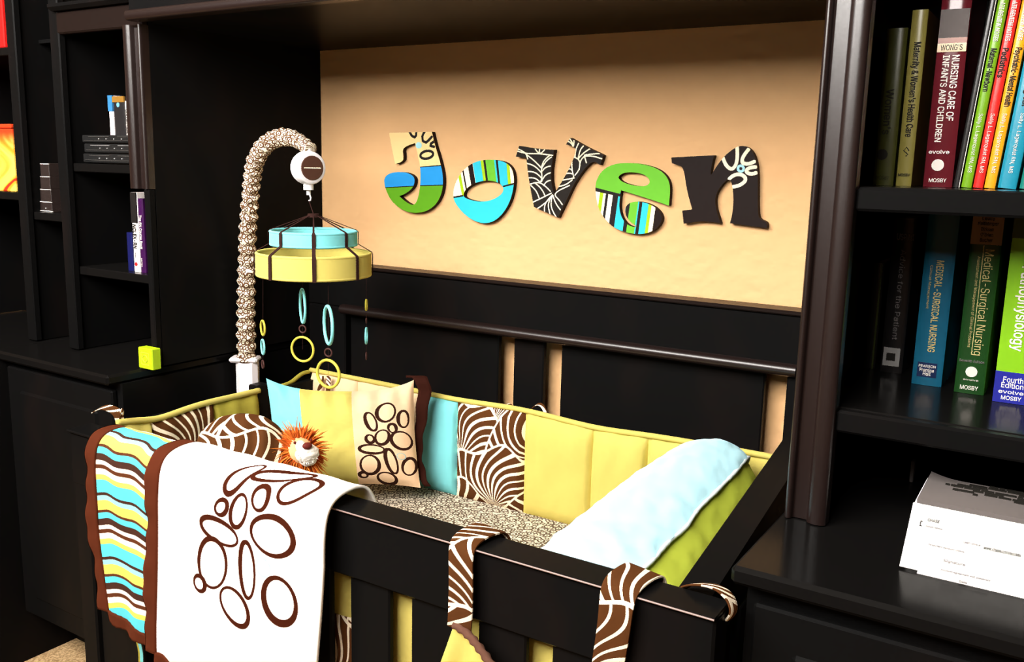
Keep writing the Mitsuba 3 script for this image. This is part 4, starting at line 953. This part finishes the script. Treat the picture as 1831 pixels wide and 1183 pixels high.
k.flat('Fourth', .0085, .125, INKW, .2, .68, True); k.flat('Edition', .0085, .095, INKW, .17, .7, True); k.flat('evolve', .006, .06, INKW, .12, .72, True); k.flat('MOSBY', .0065, .028, INKW, .2, .68, True)

# ------------------------------------------------------------------ papers on the base cabinet
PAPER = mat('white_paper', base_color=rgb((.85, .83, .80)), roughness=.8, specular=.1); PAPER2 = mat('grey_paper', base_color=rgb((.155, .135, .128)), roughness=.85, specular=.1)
ZP = -.552
def page(label, x0, x1, y0, y1, z, curl=0.0, mtl=PAPER, n=24, t=.0012):
    a, b = np.meshgrid(np.linspace(0, 1, n), np.linspace(0, 1, 10), indexing='ij')
    P = np.stack([x0 + (x1 - x0) * a, y0 + (y1 - y0) * b, z + curl * np.clip(.25 - a, 0, 1) ** 2 * 16 * b + .0008 * np.sin(a * 5 + b * 3)], -1)
    return tag(obj('paper_sheet', sheet(P, np.stack([a, b], -1), t)[0], mtl, smooth=True), label, 'paper')
def ray_plane(px, py, o, n_): r = ray(px, py); return r * (o @ n_) / (r @ n_)
e0 = atz(1608, 1012, ZP + .003); e1 = atx(1633, 898, e0[0]); eh = np.linalg.norm(e1 - e0); eu_ = unit(e1 - e0); en = np.cross(V(1, 0, 0), eu_)
def leaf_sheet(o, w, h, t, mtl, parent=None, name='paper_sheet'):
    return obj(name, xform(box(0, w, 0, h, 0, t, .0003), frame_matrix(o, V(1, 0, 0), eu_, en)), mtl, parent)
key = thing('envelope', 'white printed business letter leaning uppermost against the paper pile on the base cabinet', 'envelope')
leaf_sheet(e0, .235, eh, .0012, PAPER, key, 'sheet')
tag(leaf_sheet(e0 - en * .0026 + V(.024, 0, 0) - eu_ * .009 + V(0, -.002, .0), .235, eh, .0012, PAPER), 'white letter behind the uppermost one, showing along its lower edge', 'envelope')
def ptext(t_, px, py, h, length, m=GREYI, bold=False):
    o = ray_plane(px, py, e0 + en * .0014, en); put_text(t_, h, o, V(1, 0, 0), eu_, m, key, 'printed_line', length, True, depth=.0005)
ptext('www.chase.com/access', 1758, 981, .0048, .046, INKB, True)
ptext('Learn more at', 1722, 970, .0032, .022)
ptext('CHASE', 1658, 931, .0045, .016, INKB); ptext('Account Services', 1655, 941, .0026, .022)
ptext('Important account notice', 1660, 974, .0026, .046); ptext('Signature', 1686, 1003, .0036, .028); ptext('Account agreement and statement', 1682, 1019, .0026, .062); ptext('Date', 1714, 1040, .0026, .010)
o = ray_plane(1644, 940, e0 + en * .0014, en)
obj('printed_mark', xform(cat(box(0, .0012, 0, .009, 0, .0003), box(0, .003, 0, .0016, 0, .0003), box(0, .003, .0074, .009, 0, .0003)), frame_matrix(o, V(1, 0, 0), eu_, en)), INKB, key)
b0 = V(e0[0] + .004, e1[1] + .008, ZP)
key = thing('paper_stack', 'thick pile of creased papers with grey top behind the leaning letters', 'paper stack')
top = e1[2] + .006
nB = 7; th_ = (top - ZP) / nB
for i in range(nB):
    a, b = np.meshgrid(np.linspace(0, 1, 40), np.linspace(0, 1, 12), indexing='ij')
    c = np.clip(.14 - a, 0, 1) * 7
    z = ZP + th_ * (i + .5) + .010 * (i / nB) * c ** 2 * b + .0012 * np.sin(a * 6 + i)
    P = np.stack([b0[0] + .006 * math.sin(i * 2.1) + .34 * a, b0[1] + .003 * math.sin(i * 1.7) + .125 * b - .003 * np.sin(a * 4 + i), z], -1)
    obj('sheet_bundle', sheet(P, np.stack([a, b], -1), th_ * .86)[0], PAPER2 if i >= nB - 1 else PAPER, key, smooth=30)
ink = []
rng = np.random.default_rng(4)
for r_ in range(7):
    x = b0[0] + .02 + rng.uniform(0, .03)
    while x < b0[0] + .33:
        w_ = rng.uniform(.004, .03)
        if rng.random() < .8: ink.append(box(x, x + w_, b0[1] + .060 + r_ * .0088, b0[1] + .067 + r_ * .0088, top - .004, top + .0016))
        x += w_ + .002
stuff(obj('printed_block', cat(ink), INKB, key))
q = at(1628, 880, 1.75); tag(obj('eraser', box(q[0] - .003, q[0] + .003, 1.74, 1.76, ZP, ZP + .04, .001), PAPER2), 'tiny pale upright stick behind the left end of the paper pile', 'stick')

# ------------------------------------------------------------------ left bookcase contents
q = at(261, 657, 1.50)
LIMEB = mat('lime_block', base_color=rgb((.42, .62, .01)), roughness=.4, specular=.3); LIMEC = mat('lime_print', base_color=rgb((.60, .66, .04)), roughness=.4, specular=.3)
key = thing('toy_block', 'bright lime toy block standing on the glossy base cabinet left of the crib', 'toy block')
YK = 1.402
xb0, xb1, zb0 = at(248, 655, YK)[0], at(273, 658, YK)[0], -.5255
hb = at(248, 615, YK)[2] - at(248, 652, YK)[2]
obj('cube', box(xb0, xb1, YK, YK + .026, zb0, zb0 + hb, .002), LIMEB, key)
cx, cz_ = (xb0 + xb1) / 2, zb0 + hb / 2
obj('printed_circle', torus(V(cx, YK - .0005, cz_), .009, .0012, V(1, 0, 0), V(0, 0, 1), 30, 6), LIMEC, key)
obj('printed_square', cat([box(cx - .015, cx + .015, YK - .0008, YK + .0005, cz_ + s * .015 - .001, cz_ + s * .015 + .001) for s in (-1, 1)] + [box(cx + s * .015 - .001, cx + s * .015 + .001, YK - .0008, YK + .0005, cz_ - .015, cz_ + .015) for s in (-1, 1)]), LIMEC, key)
YB_ = 1.475
k = Book("white NCLEX-RN review book on the shelf left of the crib", (239, 486), (250, 487), YB_, ZC2, .205, bookmat('white', (.72, .68, .66)))
k.band('black_head', .62, 1.0, bookmat('blackhead', (.012, .011, .011)), .05, .95); k.text('NCLEX-RN', .012, .60, .30, .5, INKB, True); k.text('review', .005, .25, .18, .5, GREYI); k.disc(.10, .005, bookmat('red_dot', (.5, .02, .02)), .5)
k = Book("purple RN Course Book to the right of the white review book", (251, 487), (260, 488), YB_, ZC2, .190, bookmat('purple', (.035, .005, .05)))
k.text('The RN Course Book', .009, .78, .32, .55, INKW, True); k.text('series', .005, .2, .08, .5, INKW)
k = Book("dark navy blue book to the left of the white review book", (228, 486), (238, 486), YB_ + .005, ZC2, .10, bookmat('navy2', (.006, .008, .07)))
# players
MET = mat('brushed_metal', base_color=rgb((.09, .085, .08)), roughness=.4, metallic=.4, specular=.4); SIL = mat('silver_trim', base_color=rgb((.42, .42, .42)), roughness=.3, metallic=.6); BLK = mat('black_plastic', base_color=rgb((.012, .012, .012)), roughness=.3, specular=.3)
zz = ZC1
for i, (x0, x1, hh, lab) in enumerate(((126, 236, .026, 'lowest black player of the stack on the media shelf'), (150, 236, .026, 'middle black player of the stack, with a broken silver trim line'), (126, 237, .022, 'topmost black player of the stack, under the upright cases'))):
    key = thing('media_player', lab, 'media player', 'black media players stacked on the shelf')
    a0, a1 = max(at(x0, 260, YB_)[0], -2.285), at(x1, 260, YB_)[0]
    obj('case', box(a0, a1, YB_, YB_ + .22, zz + .003, zz + hh, .002), BLK, key)
    obj('trim_strip', box(a0 + .03, a0 + (a1 - a0) * .55, YB_ - .0015, YB_, zz + hh - .005, zz + hh - .0035), SIL if i == 1 else MET, key)
    obj('trim_strip', box(a0 + (a1 - a0) * .72, a1 - .005, YB_ - .0015, YB_, zz + hh - .005, zz + hh - .0035), SIL if i == 1 else MET, key)
    obj('trim_strip', box(a0 + .01, a1 - .01, YB_ - .0015, YB_, zz + hh * .35, zz + hh * .35 + .001), MET, key)
    for j in range(4): obj('button', ell((a0 + (a1 - a0) * (.35 + .15 * j), YB_ - .001, zz + hh * .55), .002, .002, .002, 1), SIL, key)
    for s in (.02, .2): obj('foot', box(a0 + .01, a1 - .01, YB_ + s - .006, YB_ + s + .006, zz, zz + .003), BLK, key)
    zz += hh
for i, (x0, x1, py, c, lab) in enumerate(((195, 203, 170, (.62, .55, .55), 'pale case with a blue head, leftmost upright on the players'), (203, 224, 172, (.014, .013, .014), 'dark wide case upright on the players'), (224, 231, 180, (.60, .55, .52), 'white lettered case upright on the players'), (231, 240, 178, (.07, .010, .012), 'dark red case at the right end of the row on the players'))):
    k = Book(lab, (x0, 225), (x1, 225), YB_ + .01, zz, at(x0, py, YB_)[2] - zz, bookmat(f'case{i}', c), depth=.13)
    labels[k.key]['category'] = 'case'
    if i == 0: k.band('blue_head', .6, 1.0, bookmat('cyanhead', (.03, .16, .35)), 0, 1)
    if i == 1: k.band('amber_head', .85, 1, bookmat('amberhead', (.22, .11, .02)), 0, 1); k.disc(.78, .006, bookmat('skyoval', (.12, .32, .5)), .5)
    if i == 2: k.text('COLLECTION', .006, .75, .05, .5, INKB, True)
# cd stack
for i, y in enumerate((376, 360, 338, 315, 292)):
    zt_, zb_ = at(84, y, YB_)[2], (ZB1 if i == 0 else at(84, (376, 360, 338, 315, 292)[i - 1], YB_)[2])
    key = thing('disc_case', ('lowest', 'second from bottom', 'middle', 'second from top', 'topmost')[i] + ' dark case with a white edge in the small stack at far left', 'case', 'dark cases stacked at far left')
    a0, a1 = at(72, y, YB_)[0], at(94 - 1.8 * i, y, YB_)[0]
    obj('case', box(a0 - .002, a1, YB_, YB_ + .14, zb_ + .0004, max(zt_, zb_ + .003), .0008), mat(f'case_dark{i}', base_color=rgb((.02, .012, .010)), roughness=.5), key)
    obj('white_edge', box(a0, a1, YB_ - .0012, YB_ + .002, max(zt_, zb_ + .003) - .0026, max(zt_, zb_ + .003) - .0006), INKW, key)
    if i == 0: obj('stud', ell(((a0 + a1) / 2, YB_ - .001, zt_ - .004 + .01), .0018, .0018, .0018, 1), INKW, key)
# bright orange boxes at the frame edge
def flame_fn(p, n, uv):
    f = mikit.fbm(p.x * 26 + 3 * mikit.noise(p.z * 12, 2, 1), p.z * 5, 1.0, 3)
    t = (p.z - CZ - ZA1) / .17
    c = mikit.mix((.85, .60, .10), (.80, .30, .02), mikit.smoothstep(.35, .65, f))
    c = mikit.mix(c, (.55, .03, .01), mikit.smoothstep(.62, .70, f))
    return mikit.mix(c, (.60, .045, .01), mikit.smoothstep(.70, 1.0, t))
FLAME = mat('flame_print', base_color=mikit.proc(flame_fn), roughness=.8, specular=.1); REDB = mat('red_box', base_color=rgb((.62, .012, .010)), roughness=.6, specular=.1)
for lab, px_, y0_, y1_, zz_, m in (('storage box printed in yellow and orange streaks, far left compartment', 28, 340, 218, ZA1, FLAME), ('red storage box at the upper left frame edge', 8, 85, -30, ZA2, REDB)):
    key = thing('storage_box', lab, 'box')
    a1 = at(px_, y0_, 1.46)[0]; zt_ = zz_ + (at(px_, y1_, 1.46)[2] - at(px_, y0_, 1.46)[2])
    zt_ = min(zt_, TT - .06)
    obj('body', box(-2.95, a1, 1.46, 1.75, zz_ + .0005, zt_ - .012, .003), m, key)
    obj('lid', box(-2.955, a1 + .002, 1.457, 1.753, zt_ - .012, zt_, .003), m, key)
# things on the left bookcase top
q0, q1 = at(124, 20, 1.62), at(170, 12, 1.62)
DKG = mat('dark_green_card', base_color=rgb((.006, .022, .014)), roughness=.5)
key = thing('photo_album', 'dark green album standing on top of the media bookcase', 'album')
obj('cover', box(q0[0], q1[0], 1.62, 1.66, LTOP + .017, LTOP + .20, .003), DKG, key)
obj('edge_trim', box(q0[0], q0[0] + .003, 1.617, 1.62, LTOP + .017, LTOP + .20), mat('green_trim', base_color=rgb((.03, .16, .09)), roughness=.4), key)
# blue glass figure
key = thing('glass_figure', 'small blue glass ornament glinting in the upper left compartment', 'ornament')
q = at(64, 72, 1.56)
obj('shelf_peg', box(-2.498, -2.322, 1.50, 1.70, q[2] - .022, q[2] - .012, .001), WOOD, LBC)
obj('body', ell((q[0], 1.56, q[2]), .018, .014, .0115, 3), mat('blue_glass', base_color=rgb((.01, .04, .10)), roughness=.08, specular=.9), key, smooth=True)
obj('stopper', ell((q[0] - .022, 1.555, q[2] + .002), .004, .006, .010, 2), mat('glass_grey', base_color=rgb((.25, .25, .26)), roughness=.1, specular=.9), key, smooth=True)
